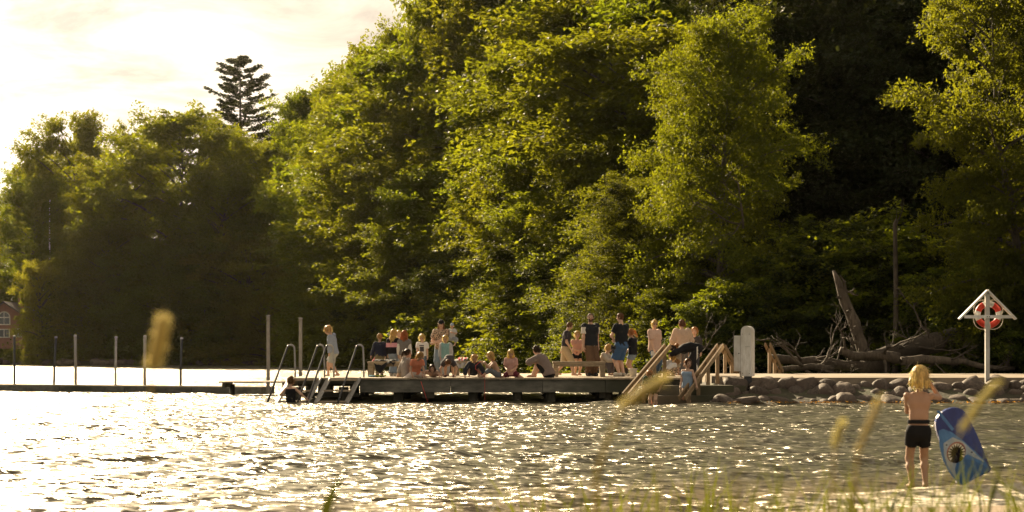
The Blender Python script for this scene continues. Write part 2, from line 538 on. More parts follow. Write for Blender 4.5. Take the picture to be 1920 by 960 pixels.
fn = n.new('ShaderNodeTexNoise'); fn.inputs['Scale'].default_value = 5.5; fn.inputs['Detail'].default_value = 7; fn.inputs['Roughness'].default_value = 0.72; fn.inputs['Distortion'].default_value = 1.1
l.new(tc.outputs['Object'], fn.inputs['Vector'])
fa = n.new('ShaderNodeMath'); fa.operation = 'MULTIPLY_ADD'; fa.inputs[1].default_value = 0.62
l.new(af.outputs['Fac'], fa.inputs[0]); l.new(fn.outputs['Fac'], fa.inputs[2])
fr = n.new('ShaderNodeMapRange'); fr.inputs[1].default_value = 0.80; fr.inputs[2].default_value = 1.12
l.new(fa.outputs[0], fr.inputs[0])
m1 = n.new('ShaderNodeMix'); m1.data_type = 'RGBA'
m1.inputs[6].default_value = (0.026, 0.030, 0.014, 1); m1.inputs[7].default_value = (0.10, 0.072, 0.036, 1)
l.new(as_.outputs['Fac'], m1.inputs[0])
m2 = n.new('ShaderNodeMix'); m2.data_type = 'RGBA'; m2.inputs[7].default_value = (0.60, 0.54, 0.44, 1)
l.new(fr.outputs[0], m2.inputs[0]); l.new(m1.outputs[2], m2.inputs[6])
l.new(m2.outputs[2], b.inputs['Base Color'])
ro = n.new('ShaderNodeMapRange'); ro.inputs[3].default_value = 0.33; ro.inputs[4].default_value = 0.6
l.new(fr.outputs[0], ro.inputs[0]); l.new(ro.outputs[0], b.inputs['Roughness'])
b.inputs['IOR'].default_value = 2.0
b.inputs['Specular Tint'].default_value = (1.0, 0.82, 0.54, 1)  # warm sky light put into the reflection colour, strengthened by the raised index
me.materials.append(m)
structure(link('water', me))

# ------------------------------------------------------------------ promenade, steps, rocks
DECK = 0.68
pm = MB()
pm.box((47.0, 47.35, DECK - 0.11), (82.0, 8.3, 0.22))
prom = structure(pm.build('promenade', M['concrete']))
pw = MB()
for k in range(14):
    x0 = 6.02 + k * 3.0
    pw.box((x0 + 1.49, 43.36, 0.16), (2.97, 0.24, 0.596))
pw.build('retaining_wall', M['wall_concrete'], prom)
st = empty('stone_steps', (4.9, 43.0, 0))
for nm, c, s in (('step', (0.1, -0.38, 0.16), (2.2, 0.74, 0.64)), ('step', (0.0, -0.98, 0.0), (2.3, 0.44, 0.42)), ('step', (-0.1, -1.42, -0.14), (2.3, 0.42, 0.26))):
    k = MB(); k.box(c, s); k.build(nm, M['wall_concrete'], st)
k = MB(); k.box((1.35, -0.2, 0.02), (0.45, 0.7, 0.9)); k.build('side_block', M['wall_concrete'], st)
tag(st, 'concrete bathing steps going down into the water between two timber handrails', 'steps')

def rock_mesh(seed, sub=3):
    r = np.random.RandomState(seed)
    import bmesh
    bm = bmesh.new()
    bmesh.ops.create_icosphere(bm, subdivisions=sub, radius=1.0)
    co = np.array([v.co[:] for v in bm.verts])
    dirs = r.normal(size=(9, 3)); dirs /= np.linalg.norm(dirs, axis=1)[:, None]
    offs = r.uniform(0.62, 0.95, 9)
    rad = np.ones(len(co))
    for d, o in zip(dirs, offs):
        c = co @ d
        lim = np.where(c > 0.05, o / np.maximum(c, 0.05), 9.0)
        rad = np.minimum(rad, np.where(lim < 1, lim * 0.7 + 0.3, 1.0))
    nzv = sum(0.05 / (k + 1) * np.sin(co @ r.normal(size=3) * (2.5 + 2 * k) + r.uniform(0, 6)) for k in range(5))
    co = co * (rad + nzv)[:, None] * np.array([1.0, 0.86, 0.76])
    for v, c in zip(bm.verts, co):
        v.co = c
    me = bpy.data.meshes.new('boulder')
    bm.to_mesh(me); bm.free()
    me.polygons.foreach_set('use_smooth', [True] * len(me.polygons))
    me.materials.append(M['rock'])
    return me
ROCKS = [rock_mesh(s) for s in range(11, 21)]
rr = random.Random(3)
def rock(x, y, z, s, label, group, flat=1.0):
    o = link('boulder', rr.choice(ROCKS))
    o.location = (x, y, z)
    o.rotation_euler = (rr.uniform(-0.35, 0.35), rr.uniform(-0.35, 0.35), rr.uniform(0, 6.28))
    o.scale = (s * rr.uniform(0.9, 1.25), s * rr.uniform(0.9, 1.2), s * rr.uniform(0.95, 1.3) * flat)
    tag(o, label, 'boulder', group)
x = 5.9
while x < 18.5:                       # upper row against the wall
    s = rr.choice([0.22, 0.27, 0.32, 0.38, 0.45])
    rock(x, 42.95 + rr.uniform(-0.15, 0.1), 0.27 + 0.35 * s + rr.uniform(-0.08, 0.06), s, 'rounded granite boulder in the upper row heaped against the promenade wall', 'boulders of the upper row')
    x += s * 1.32 + rr.uniform(0.0, 0.06)
x = 5.7
while x < 18.5:
    s = rr.choice([0.2, 0.25, 0.31, 0.38])
    rock(x, 42.4 + rr.uniform(-0.15, 0.15), 0.1 + 0.3 * s, s, 'rounded granite boulder in the middle of the heap below the promenade', 'boulders of the middle row')
    x += s * 1.32 + rr.uniform(0.0, 0.06)
x = 5.5
while x < 18.5:
    s = rr.choice([0.18, 0.23, 0.29, 0.36])
    rock(x, 41.75 + rr.uniform(-0.2, 0.15), 0.02 + rr.uniform(-0.04, 0.06), s, 'low wet boulder at the waterline below the promenade', 'boulders at the waterline', flat=0.8)
    x += s * 1.35 + rr.uniform(0.0, 0.08)
# far shore stones
for k in range(70):
    t = rr.uniform(0, 1)
    px = -10 + 640 * t
    Yb = np.interp(px, [-40, 60, 120, 300, 580, 640], [178, 163, 158, 161, 158, 152])
    rock((px - 960) / F * Yb, Yb + rr.uniform(-1, 2.5), rr.uniform(0.0, 0.35), rr.uniform(0.3, 0.8), 'grey stone on the far shore below the leafy trees', 'stones along the far shore', flat=0.8)
# golden weed washed up on the rocks
sw = MB()
for k in range(900):
    x = 5.6 + 13.2 * rr.random(); y = 41.35 + rr.gauss(0, 0.12)
    a = rr.uniform(0, 6.28); L = rr.uniform(0.04, 0.13)
    d = Vector((math.cos(a), math.sin(a), rr.uniform(-0.1, 0.5))) * L; s = Vector((-math.sin(a), math.cos(a), 0.3)) * 0.02
    p = Vector((x, y, 0.015 + rr.uniform(0, 0.05)))
    sw.add([p - s, p + s, p + d], [(0, 1, 2)])
M['weed'] = leaf_mat('seaweed', (0.20, 0.12, 0.02), (0.5, 0.28, 0.03), 0.5)
o = sw.build('seaweed', M['weed']); o['kind'] = 'stuff'
tag(o, 'golden brown seaweed washed up along the foot of the boulders', 'seaweed')

# ------------------------------------------------------------------ trees
M['leaf'] = leaf_mat('beech_leaf', (0.018, 0.034, 0.006), (0.29, 0.315, 0.009), 0.43)
M['leaf_dark'] = leaf_mat('evergreen_and_shade_leaf', (0.014, 0.023, 0.007), (0.06, 0.066, 0.007), 0.35)  # own tone of the evergreens; painted shade on hollow and right crest trees
M['leaf_light'] = leaf_mat('willow_leaf', (0.03, 0.04, 0.008), (0.32, 0.30, 0.02), 0.55)
M['leaf_maple'] = leaf_mat('maple_leaf', (0.013, 0.022, 0.005), (0.26, 0.26, 0.011), 0.5)

M['leaf_shade'] = leaf_mat('shade_tinted_leaf', (0.014, 0.025, 0.006), (0.10, 0.115, 0.008), 0.4)  # the wood's low shade painted into the leaf colour, not another species

def unit(v):
    return v / np.maximum(np.linalg.norm(v, axis=-1, keepdims=True), 1e-9)

def leaves(P, N, T, size, aspect=0.55):
    """one small folded blade per leaf: 4 corners, 2 faces' worth"""
    T = unit(T - N * np.sum(T * N, -1, keepdims=True))
    S = np.cross(N, T)
    s = size[:, None]
    V = np.stack([P - T * s * 0.5, P + S * s * aspect * 0.5 + N * s * 0.08, P + T * s * 0.5, P - S * s * aspect * 0.5 + N * s * 0.08], 1)
    n = len(P)
    return V.reshape(-1, 3), np.arange(n * 4).reshape(n, 4)

def tree_data(seed, Ht, R, zb, nl, per, nleaf, leaf, droop=0.5, peak=0.35, spray=1.7, gap=0.0, trunk_r=0.32, jit=0.55, lean=0.0, nspray=9):
    """trunk mesh and crown mesh of one broadleaf tree, base at the origin"""
    r = np.random.RandomState(seed)
    tb = MB()
    tz = np.linspace(-0.6, Ht * 0.94, 9)
    bend = r.normal(0, 0.018 * Ht, (9, 2)).cumsum(0) * np.linspace(0, 1, 9)[:, None]
    bend[:, 0] += lean * np.linspace(0, 1, 9) ** 1.5 * Ht
    tp = [Vector((bend[i, 0], bend[i, 1], tz[i])) for i in range(9)]
    tb.tube(tp, [trunk_r * (1.25 if i == 0 else 1) * (1 - 0.93 * i / 8) + 0.015 for i in range(9)], 8)
    SP, SD, SL = [], [], []
    lobes = r.uniform(0.72, 1.15, 7)
    for i in range(nl):
        t = (i + r.uniform(0.1, 0.9)) / nl
        if r.rand() < gap:
            continue
        z0 = zb + (Ht * 0.97 - zb) * t
        az = i * 2.39996 + r.uniform(-0.4, 0.4)
        lob = np.interp((az % 6.2832) / 6.2832 * 7, np.arange(8), np.append(lobes, lobes[0]))
        span = (1 - peak) if t > peak else (peak + 0.22)
        prof = R * math.sqrt(max(0.02, 1 - abs((t - peak) / (span * 1.02)) ** 2.1))
        L = prof * r.uniform(0.62, 1.12) * (0.75 + 0.25 * lob + 0.15 * math.sin(3 * az + 5 * t))
        rise = 0.25 + 0.85 * t ** 1.5
        bx, by = np.interp(z0, tz, bend[:, 0]), np.interp(z0, tz, bend[:, 1])
        ca, sa = math.cos(az), math.sin(az)
        def pt(s, L=L, rise=rise, droop=droop):
            return np.array([bx + ca * L * s, by + sa * L * s, z0 - 0.25 * L * (1 - t * 0.5) + L * (rise * s - droop * (0.35 + 0.65 * (1 - t)) * s * s)])
        ss = np.linspace(0, 0.9, 5)
        tb.tube([Vector(pt(s)) for s in ss], [max(0.012, 0.016 * L * (1 - 0.9 * s)) + 0.012 for s in ss], 4, caps=False)
        m_ = max(2, int(round(per * (0.45 + 0.55 * L / R) * r.uniform(0.8, 1.2))))
        rc0 = spray * (0.65 + 0.35 * L / R)
        for k in range(m_):                       # leafy puffs along the outer half of the limb
            s = 0.42 + 0.60 * (k + r.uniform(0.2, 0.8)) / m_
            side = r.uniform(-1, 1) * 0.40 * L * s
            c = pt(min(s, 1.0)) + np.array([-sa, ca, 0]) * side + np.array([0, 0, r.normal(0, 0.2 * rc0) - abs(side) * 0.2])
            rc = rc0 * r.uniform(0.7, 1.3)
            for q in range(nspray):
                a2 = az + r.normal(0, 0.95)
                el = r.uniform(-0.25, 0.95)
                d = unit(np.array([math.cos(a2) * math.cos(el), math.sin(a2) * math.cos(el), math.sin(el) * 0.62]))
                SP.append(c + d * rc * r.uniform(0.05, 0.45)); SD.append(d); SL.append(rc * r.uniform(0.75, 1.3))
    SP, SD, SL = np.array(SP), np.array(SD), np.array(SL)
    n = len(SP)
    up = np.array([0, 0, 1.0])
    sid = unit(np.cross(SD, up)); nor = unit(np.cross(sid, SD))
    u = r.rand(n, nleaf) ** 0.8; v = r.uniform(-1, 1, (n, nleaf)); w = r.normal(0, 0.07, (n, nleaf))
    wid = 0.40 * np.sin(np.pi * np.clip(0.15 + 0.80 * u, 0, 1)) ** 0.8
    sl = SL[:, None]
    P = (SP[:, None, :] + SD[:, None, :] * (u * sl)[..., None] + sid[:, None, :] * (v * wid * sl)[..., None]
         + nor[:, None, :] * ((w - 0.10 * np.abs(v)) * sl)[..., None])
    P[..., 2] -= 0.13 * (u * u) * sl              # tips weigh down
    P = P.reshape(-1, 3)
    N = unit(unit(np.repeat(nor + 0.45 * SD, nleaf, 0)) + r.normal(0, jit, (n * nleaf, 3)))
    T = np.repeat(SD, nleaf, 0) + r.normal(0, 0.6, (n * nleaf, 3))
    V, Q = leaves(P, N, T, leaf * r.uniform(0.65, 1.35, n * nleaf))
    return tb, V, Q

def tree_kind(seed, mat, **kw):
    tb, V, Q = tree_data(seed, **kw)
    tm = bpy.data.meshes.new('trunk')
    tm.from_pydata(tb.V, [], tb.F); tm.materials.append(M['bark'])
    tm.polygons.foreach_set('use_smooth', [True] * len(tb.F)); tm.update()
    return tm, np_mesh('crown', V, [Q], mats=[M[mat]]), float(np.percentile(V[:, 2], 99.7))

KIND = {
    'beech1': tree_kind(1, 'leaf', Ht=20, R=7.4, zb=1.8, nl=72, per=5, nspray=12, nleaf=23, leaf=0.31, spray=1.7),
    'beech2': tree_kind(2, 'leaf', Ht=20, R=6.4, zb=2.6, nl=74, per=4.6, nspray=12, nleaf=23, leaf=0.30, droop=0.5, peak=0.42, spray=1.6),
    'beech3': tree_kind(3, 'leaf', Ht=20, R=8.4, zb=1.0, nl=76, per=5.4, nspray=12, nleaf=23, leaf=0.32, droop=0.55, peak=0.28, spray=1.85),
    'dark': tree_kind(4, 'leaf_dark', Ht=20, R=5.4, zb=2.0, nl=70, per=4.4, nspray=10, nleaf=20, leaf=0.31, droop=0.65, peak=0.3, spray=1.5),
    'shrub': tree_kind(5, 'leaf', Ht=6, R=3.0, zb=0.2, nl=40, per=4, nspray=9, nleaf=13, leaf=0.20, droop=0.5, peak=0.35, spray=0.85, trunk_r=0.09),
    'willow': tree_kind(6, 'leaf_light', Ht=10, R=4.4, zb=0.5, nl=56, per=4.6, nspray=10, nleaf=14, leaf=0.26, droop=0.4, peak=0.4, spray=1.05, trunk_r=0.16, jit=0.7),
    'near_beech': tree_kind(7, 'leaf', Ht=17, R=6.0, zb=1.6, nl=92, per=7, nspray=11, nleaf=16, leaf=0.175, droop=0.55, peak=0.36, spray=1.15, gap=0.06),
    'maple': tree_kind(8, 'leaf_maple', Ht=18, R=5.6, zb=2.8, nl=84, per=7, nspray=11, nleaf=16, leaf=0.19, droop=0.45, peak=0.45, spray=1.0, jit=0.8, gap=0.1),
}
def tree(px, Y, top, kind, label, group, wide=1.0, name='beech_tree', cat='tree', yaw=None, dense=True, foliage=None):
    x = (px - 960) / F * Y
    z = float(ground_z(x, Y)) - 0.05
    tm, cm, h0 = KIND[kind]
    sc = (zrow(top, Y) - z) / h0
    o = empty(name, (x, Y, z), rnd.uniform(0, 6.28) if yaw is None else yaw)
    o.scale = (sc * wide, sc * wide, sc)
    link('trunk', tm, o); link('crown', cm, o)
    if foliage:                                  # same trees, with the shade put into a darker leaf colour
        c_ = o.children[-1]; c_.material_slots[0].link = 'OBJECT'; c_.material_slots[0].material = M[foliage]
    if not dense:                                # open, light crowns
        tag(o, label, cat, group)
        return o
    ic = link('inner_crown', cm, o); ic.rotation_euler = (0, 0, 2.4); ic.scale = (0.86, 0.86, 0.95)
    if foliage:
        ic.material_slots[0].link = 'OBJECT'; ic.material_slots[0].material = M[foliage]
    if kind in ('beech1', 'beech2', 'beech3'):
        ic = link('inner_crown', cm, o); ic.rotation_euler = (0, 0, 4.5); ic.scale = (0.74, 0.74, 0.9)
        if foliage:
            ic.material_slots[0].link = 'OBJECT'; ic.material_slots[0].material = M[foliage]
    tag(o, label, cat, group)
    return o

LS = 'leafy tree of the wood on the far shore at the left'
for a in ((60, 186, 335, 'beech2', .8), (15, 200, 415, 'beech1', .8), (-60, 195, 390, 'beech1', 1), (160, 190, 222, 'beech2', .75), (110, 205, 290, 'beech1', .7),
          (262, 205, 240, 'beech2', .6), (400, 208, 250, 'beech1', .5), (520, 202, 300, 'dark', .8)):
    tree(a[0], a[1], a[2], a[3], 'hazy tall broadleaf tree behind the great beech on the far shore', 'hazy trees behind the great beech', a[4], 'broadleaf_tree', dense=False)
tree(335, 171, 215, 'beech3', 'great rounded beech mass standing on the far shore behind the mooring posts', None, 1.0, dense=False)
tree(225, 171, 300, 'beech3', 'broad beech leaning out left of the great rounded beech on the far shore', None, 0.9, dense=False)
for a in ((172, 167, 415, 'beech1'), (372, 167, 330, 'beech1'), (305, 164, 450, 'beech3'), (228, 164, 480, 'beech2')):
    tree(a[0], a[1], a[2], a[3], 'smaller beech in front of the great rounded beech on the far shore', 'smaller beeches in front of the great beech', 1.0, dense=False)
tree(432, 174, 260, 'beech1', 'sunlit beech shoulder right of the great rounded beech on the far shore', None, 0.7, dense=False)
tree(465, 168, 400, 'willow', 'pale feathery willow tucked against the right side of the great beech', None, 0.8, 'willow_tree', dense=False)
for a in ((470, 165, 440), (530, 162, 500), (500, 160, 545)):
    tree(a[0], a[1], a[2], 'willow', 'low sunlit yellow green tree at the edge of the far shore', 'low sunlit trees on the far shore edge', 1.2, 'broadleaf_tree', dense=False)
tree(78, 163, 490, 'willow', 'bright yellow green young tree beside the pink house', None, 0.6, 'young_tree', dense=False)
for a in ((150, 166, 520), (250, 165, 540), (340, 166, 560), (580, 160, 560), (620, 154, 570)):
    tree(a[0], a[1], a[2], 'shrub', 'low bush hanging over the far shore stones', 'bushes along the far shore', 1.3, 'bush', 'bush', dense=False)

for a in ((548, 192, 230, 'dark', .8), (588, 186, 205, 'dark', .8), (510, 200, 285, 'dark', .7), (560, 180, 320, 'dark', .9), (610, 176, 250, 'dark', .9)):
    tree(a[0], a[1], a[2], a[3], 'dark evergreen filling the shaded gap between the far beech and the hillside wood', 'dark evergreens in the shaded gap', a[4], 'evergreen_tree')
CREST = [(650, 172, 165), (668, 168, 138), (712, 162, 112), (757, 158, 82), (800, 152, 55), (850, 148, 15), (905, 142, -30), (960, 140, -75), (1030, 136, -90), (1110, 130, -110),
         (1190, 126, -130), (1270, 122, -150), (1360, 116, -170), (1450, 112, -190), (1540, 106, -230), (1640, 104, -260), (1740, 100, -280), (1840, 96, -300), (1940, 94, -300), (2060, 92, -300)]
for i, a in enumerate(CREST):
    tree(a[0], a[1], a[2], ('beech1', 'beech2', 'beech3')[i % 3] if a[0] < 1420 else 'dark', 'tall beech along the top of the wooded hillside', 'beeches along the crest of the hillside', 0.7 if i < 5 else 0.56 if i < 8 else 0.9)  # at the right the darker leaf colour stands in for shade
ROWS = [
    ('beech with drooping sprays in the lowest tier of the wood along the water', 'beeches in the lowest tier of the hillside', 1.1,
     [(628, 158, 450), (690, 144, 405), (758, 134, 415), (840, 122, 400), (915, 112, 415), (985, 104, 430), (1058, 97, 400), (1130, 90, 385), (1205, 83, 405)]),
    ('beech in the second tier of the wood above the lowest trees', 'beeches in the second tier of the hillside', 1.05,
     [(668, 152, 320), (735, 142, 300), (805, 132, 290), (880, 124, 285), (958, 116, 275), (1038, 108, 270), (1110, 100, 250), (1185, 93, 235)]),
    ('beech in the middle tier of the wooded hillside', 'beeches in the middle tier of the hillside', 1.0,
     [(700, 156, 205), (772, 148, 190), (850, 140, 172), (930, 132, 160), (1010, 124, 150), (1090, 116, 140), (1170, 108, 110), (1252, 100, 90)]),
    ('beech in the sunlit tier just below the crest of the wood', 'beeches in the tier below the crest', 0.95,
     [(752, 160, 130), (822, 154, 92), (900, 146, 70), (980, 139, 50), (1062, 131, 40), (1150, 123, 20), (1240, 116, 0), (1335, 108, -20)])]
WHO = ['walking girl in the hoodie', 'boy in the navy jumper', 'girl with auburn hair', 'woman in the black cap', 'bare chested child', 'kneeling girl in pink', 'boy in khaki shorts', 'man in the dark vest', 'red haired girl']
for t_, (lb, gr, wd, lst) in enumerate(ROWS):
    for i, a in enumerate(lst):
        if t_ == 0:
            lb = 'low dense green tree by the water behind the ' + WHO[i]
        tree(a[0] + rnd.uniform(-8, 8), a[1], a[2] + rnd.uniform(-14, 14), ('beech3', 'beech1', 'beech1', 'beech3', 'beech2')[rnd.randrange(5)], lb, gr, (wd * 0.62 if a[0] < 720 else wd * 1.2) * rnd.uniform(0.88, 1.12), foliage='leaf_shade' if t_ == 0 and a[0] > 740 else None)
tree(1345, 72, 28, 'near_beech', 'large beech with golden sunlit top and bare grey limbs behind the bathers', None, 0.74, yaw=0.4)
tree(1200, 78, 330, 'near_beech', 'half height beech with drooping green sprays beside the golden topped beech', None, 1.1, yaw=2.2, foliage='leaf_shade')
for a in ((1470, 82, 20, 'dark'), (1545, 84, -40, 'dark'), (1620, 80, 10, 'dark'), (1690, 80, -60, 'dark'), (1760, 78, -60, 'dark'), (1510, 92, -60, 'dark'), (1640, 90, -120, 'dark'), (1440, 96, -80, 'dark'), (1800, 84, -100, 'dark')):  # dark leaf colour paints in the shade of the hollow
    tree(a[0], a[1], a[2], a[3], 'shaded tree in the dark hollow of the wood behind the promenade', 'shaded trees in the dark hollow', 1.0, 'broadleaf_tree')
tree(1925, 57, -60, 'maple', 'sunlit maple with clustered leaves beside the lifebuoy stand', None, 0.78, 'maple_tree', yaw=1.0)
tree(2090, 60, -40, 'maple', 'maple at the far end of the promenade past the lifebuoy stand', None, 0.9, 'maple_tree', yaw=3.0)
SH = [(690, 138, 540), (740, 130, 560), (790, 124, 570), (850, 116, 560), (905, 110, 575), (955, 104, 570), (1000, 98, 590), (1050, 92, 580), (1100, 84, 560), (1160, 80, 570), (1215, 74, 560), (1270, 70, 540),
      (1330, 66, 560), (1400, 66, 520), (1450, 68, 540), (1520, 68, 450), (1590, 70, 400), (1650, 68, 450), (1720, 66, 430), (1790, 62, 500), (1860, 58, 520), (1915, 57, 560), (1960, 56, 500)]
BEH = ['behind the boy in the navy jumper', 'behind the girl in pink and black', 'behind the boy with the picture T-shirt', 'behind the girl in turquoise', 'behind the squatting child in the dark jacket',
       'behind the kneeling girl in pink', 'behind the empty stretch of jetty', 'behind the boy in khaki shorts', 'behind the man in the dark vest', 'behind the man in blue shorts', 'behind the woman in sunglasses', 'behind the woman in beige',
       'behind the bent person in black', 'behind the white service pillar', 'behind the second timber handrail', 'behind the long pale trunk', 'behind the leaning snag', 'behind the thick sloping trunk', 'behind the pale broken standing trunk',
       'above the curved bare limb', 'behind the lifebuoy stand', 'under the sunlit maple', 'past the lifebuoy stand']
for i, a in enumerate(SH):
    tree(a[0], a[1], a[2], 'shrub', 'leafy bush at the foot of the wood ' + BEH[i], 'bushes at the foot of the hillside', 1.25, 'bush', 'bush', foliage='leaf_shade')

# the lone fir above the far wood
def fir(px, Y, top):
    x = (px - 960) / F * Y
    z = float(ground_z(x, Y))
    Ht = zrow(top, Y) - z
    o = empty('fir_tree', (x, Y, z))
    r = np.random.RandomState(12)
    tb = MB()
    tb.tube([Vector((0, 0, -0.5)), Vector((0.1, 0, Ht * .5)), Vector((0, 0, Ht))], [0.42, 0.3, 0.05], 8)
    Pn, Dn = [], []
    for k in range(92):
        t = (k + r.rand()) / 92
        zz = Ht * (0.52 + 0.475 * t)
        L = (5.4 * (1 - t) ** 0.45 + 0.4) * r.uniform(0.45, 1.2) * (0.45 + 0.55 * min(1, t / 0.3 + 0.2))
        az = k * 2.4 + r.uniform(-.6, .6)
        ps = []
        for s in np.linspace(0, 1, 7):
            p = np.array([math.cos(az) * L * s, math.sin(az) * L * s, zz + 0.10 * L * s - 0.20 * L * s * (1 - s) + 0.12 * L * s * s])
            ps.append(p)
            if s > 0.2:
                for w in (-1, 0, 1):
                    for q in range(18):
                        d = np.array([math.cos(az + w * 0.8), math.sin(az + w * 0.8), 0.05])
                        Pn.append(p + d * r.uniform(0, 1.05) * (1.1 - s * .45) + r.normal(0, 0.09, 3)); Dn.append(d + r.normal(0, .3, 3))
        tb.tube([Vector(p) for p in ps], [0.05 * (1 - .12 * i) for i in range(7)], 4, caps=False)
    Pn, Dn = np.array(Pn), np.array(Dn)
    N = unit(np.array([0, 0, 1.0]) + r.normal(0, .45, Pn.shape))
    V, Q = leaves(Pn, N, Dn, r.uniform(0.28, 0.52, len(Pn)), 0.5)
    tb.build('trunk', M['bark'], o, smooth=True)
    link('crown', np_mesh('crown', V, [Q], mats=[M['leaf_dark']]), o)
    tag(o, 'lone tall fir with flat spreading branches above the far wood', 'tree')
fir(450, 200, 108)

# ------------------------------------------------------------------ houses, flagpole and meadow on the far left shore
M['pink_wall'] = noise_mat('pink_plaster', (0.24, 0.12, 0.095), (0.30, 0.155, 0.12), scale=2, rough=0.85, bump=0.1)
M['slate'] = noise_mat('slate_roof', (0.05, 0.042, 0.042), (0.10, 0.085, 0.08), scale=3, rough=0.7, bump=0.3)
M['glass'] = plain('window_glass', (0.05, 0.06, 0.07), 0.08, spec=0.6)
def house(px, Y, zb, w, d, eave, ridge, name, label, wall, wins, rz=0.0):
    x = (px - 960) / F * Y
    o = empty(name, (x, Y, zb), rz)
    k = MB(); k.box((0, d / 2, eave / 2 - 0.6), (w, d, eave + 1.2))
    k.add([(-w / 2, 0, eave), (w / 2, 0, eave), (0, 0, ridge), (-w / 2, d, eave), (w / 2, d, eave), (0, d, ridge)], [(0, 1, 2), (3, 5, 4)])
    k.build('wall', wall, o)
    ov = 0.45
    sl = (ridge - eave) / (w / 2)
    rf = MB()
    for s in (-1, 1):
        a = Vector((s * (w / 2 + ov), -ov, eave - sl * ov + 0.03)); b_ = Vector((0, -ov, ridge + 0.03))
        c = b_ + Vector((0, d + 2 * ov, 0)); e = a + Vector((0, d + 2 * ov, 0))
        t = Vector((0, 0, 0.16))
        rf.add([a, b_, c, e, a + t, b_ + t, c + t, e + t], [(0, 1, 2, 3), (4, 7, 6, 5), (0, 4, 5, 1), (3, 2, 6, 7), (0, 3, 7, 4)])
    r_ = rf.build('roof', M['slate'], o)
    ch = MB(); ch.box((w * 0.18, d * 0.5, ridge + 0.15), (0.5, 0.6, 1.2)); ch.build('chimney', M['pink_wall'], r_)
    for (wx, wz_, ww, wh, arch) in wins:
        f = MB()
        for s in (-1, 1):
            f.box((wx + s * ww / 2, -0.04, wz_), (0.1, 0.12, wh))
            f.box((wx, -0.04, wz_ + s * wh / 2), (ww + 0.1, 0.13, 0.1))
        f.box((wx, -0.04, wz_), (0.07, 0.1, wh - 0.1))
        if arch:
            f.tube([Vector((wx + math.cos(a) * ww / 2, -0.04, wz_ + wh / 2 + math.sin(a) * ww / 2)) for a in np.linspace(0, math.pi, 9)], 0.06, 6)
            f.box((wx, -0.04, wz_ + wh / 2 + ww / 4), (0.06, 0.1, ww / 2))
        fo = f.build('window', M['white'], o)
        g = MB(); g.box((wx, -0.02, wz_), (ww - 0.1, 0.03, wh - 0.1))
        if arch:
            pts = [(wx + math.cos(a) * (ww / 2 - .05), -0.03, wz_ + wh / 2 + math.sin(a) * (ww / 2 - .05)) for a in np.linspace(0, math.pi, 9)]
            g.add(pts, [tuple(range(9))])
        g.build('pane', M['glass'], fo)
    tag(o, label, 'house')
house(8, 175, zrow(634, 175), 4.6, 7, 2.5, 4.0, 'pink_house', 'pink house with dark roof and white arched gable window near the left shore', M['pink_wall'],
      [(0.0, 1.95, 1.3, 0.8, True), (-0.0, 0.55, 1.2, 0.9, False), (1.6, 0.6, 0.7, 0.9, False)])
house(48, 196, zrow(528, 196), 3.6, 6, 2.1, 2.7, 'white_house', 'white house up the slope behind the pink house', M['white'], [(0.0, 1.2, 1.2, 0.8, False)])
house(-6, 215, zrow(400, 215), 3.2, 6, 1.4, 2.2, 'hilltop_house', 'pale house with only its eave showing above the trees far behind', M['white'], [(0.3, 0.7, 0.8, 0.7, False)])
fp = empty('flagpole', at(93, 182, float(ground_z((93 - 960) / F * 182, 182))))
k = MB(); zt = zrow(378, 182) - fp.location.z
k.tube([(0, 0, 0), (0, 0, zt * .6), (0, 0, zt)], [0.10, 0.08, 0.05], 8); k.build('pole', M['white'], fp, True)
k = MB(); k.lathe([(0.0, .14), (.10, .09), (.13, 0), (.10, -.09), (.04, -.12)], 10, (0, 0, zt + .1)); k.build('finial', M['white'], fp, True)
tag(fp, 'white flagpole rising in front of the hazy far trees', 'flagpole')

def grass(name, pts, hmin, hmax, mat, seed, wid=0.02, bend=0.4, label='', cat='grass', zfun=ground_z):
    r = np.random.RandomState(seed)
    n = len(pts)
    x, y = pts[:, 0], pts[:, 1]
    z = zfun(x, y)
    h = r.uniform(hmin, hmax, n); a = r.uniform(0, 6.28, n); bd = r.uniform(0.1, 1, n) * bend * h
    dx, dy = np.cos(a), np.sin(a)
    V = np.zeros((n, 5, 3)); w = wid * r.uniform(0.6, 1.3, n)
    c = r.uniform(0, 6.28, n); sx, sy = np.cos(c) * w, np.sin(c) * w
    for i, (s, k, ww) in enumerate(((0, -1, 1), (0, 1, 1), (0.55, 1, .75), (0.55, -1, .75), (1, 0, 0))):
        V[:, i, 0] = x + dx * bd * s * s + sx * k * ww
        V[:, i, 1] = y + dy * bd * s * s + sy * k * ww
        V[:, i, 2] = z + h * s * (1 - 0.12 * s) - 0.02 * (s == 0)
    b0 = np.arange(n) * 5
    o = link(name, np_mesh(name, V.reshape(-1, 3), [np.stack([b0, b0 + 1, b0 + 2, b0 + 3], 1), np.stack([b0 + 3, b0 + 2, b0 + 4], 1)], mats=[mat]))
    o['kind'] = 'stuff'
    tag(o, label, cat)
M['meadow'] = leaf_mat('meadow_grass', (0.07, 0.095, 0.015), (0.42, 0.40, 0.03), 0.5)
r = np.random.RandomState(4)
gp = np.stack([r.uniform(-75, -44, 30000), r.uniform(160, 186, 30000)], 1)
gp = gp[(ground_z(gp[:, 0], gp[:, 1]) > 0.35) & (gp[:, 0] / gp[:, 1] < -0.29)][:9000]
grass('meadow_grass', gp, 0.5, 1.7, M['meadow'], 3, wid=0.09, label='bright green meadow grass below the pink house on the left shore')

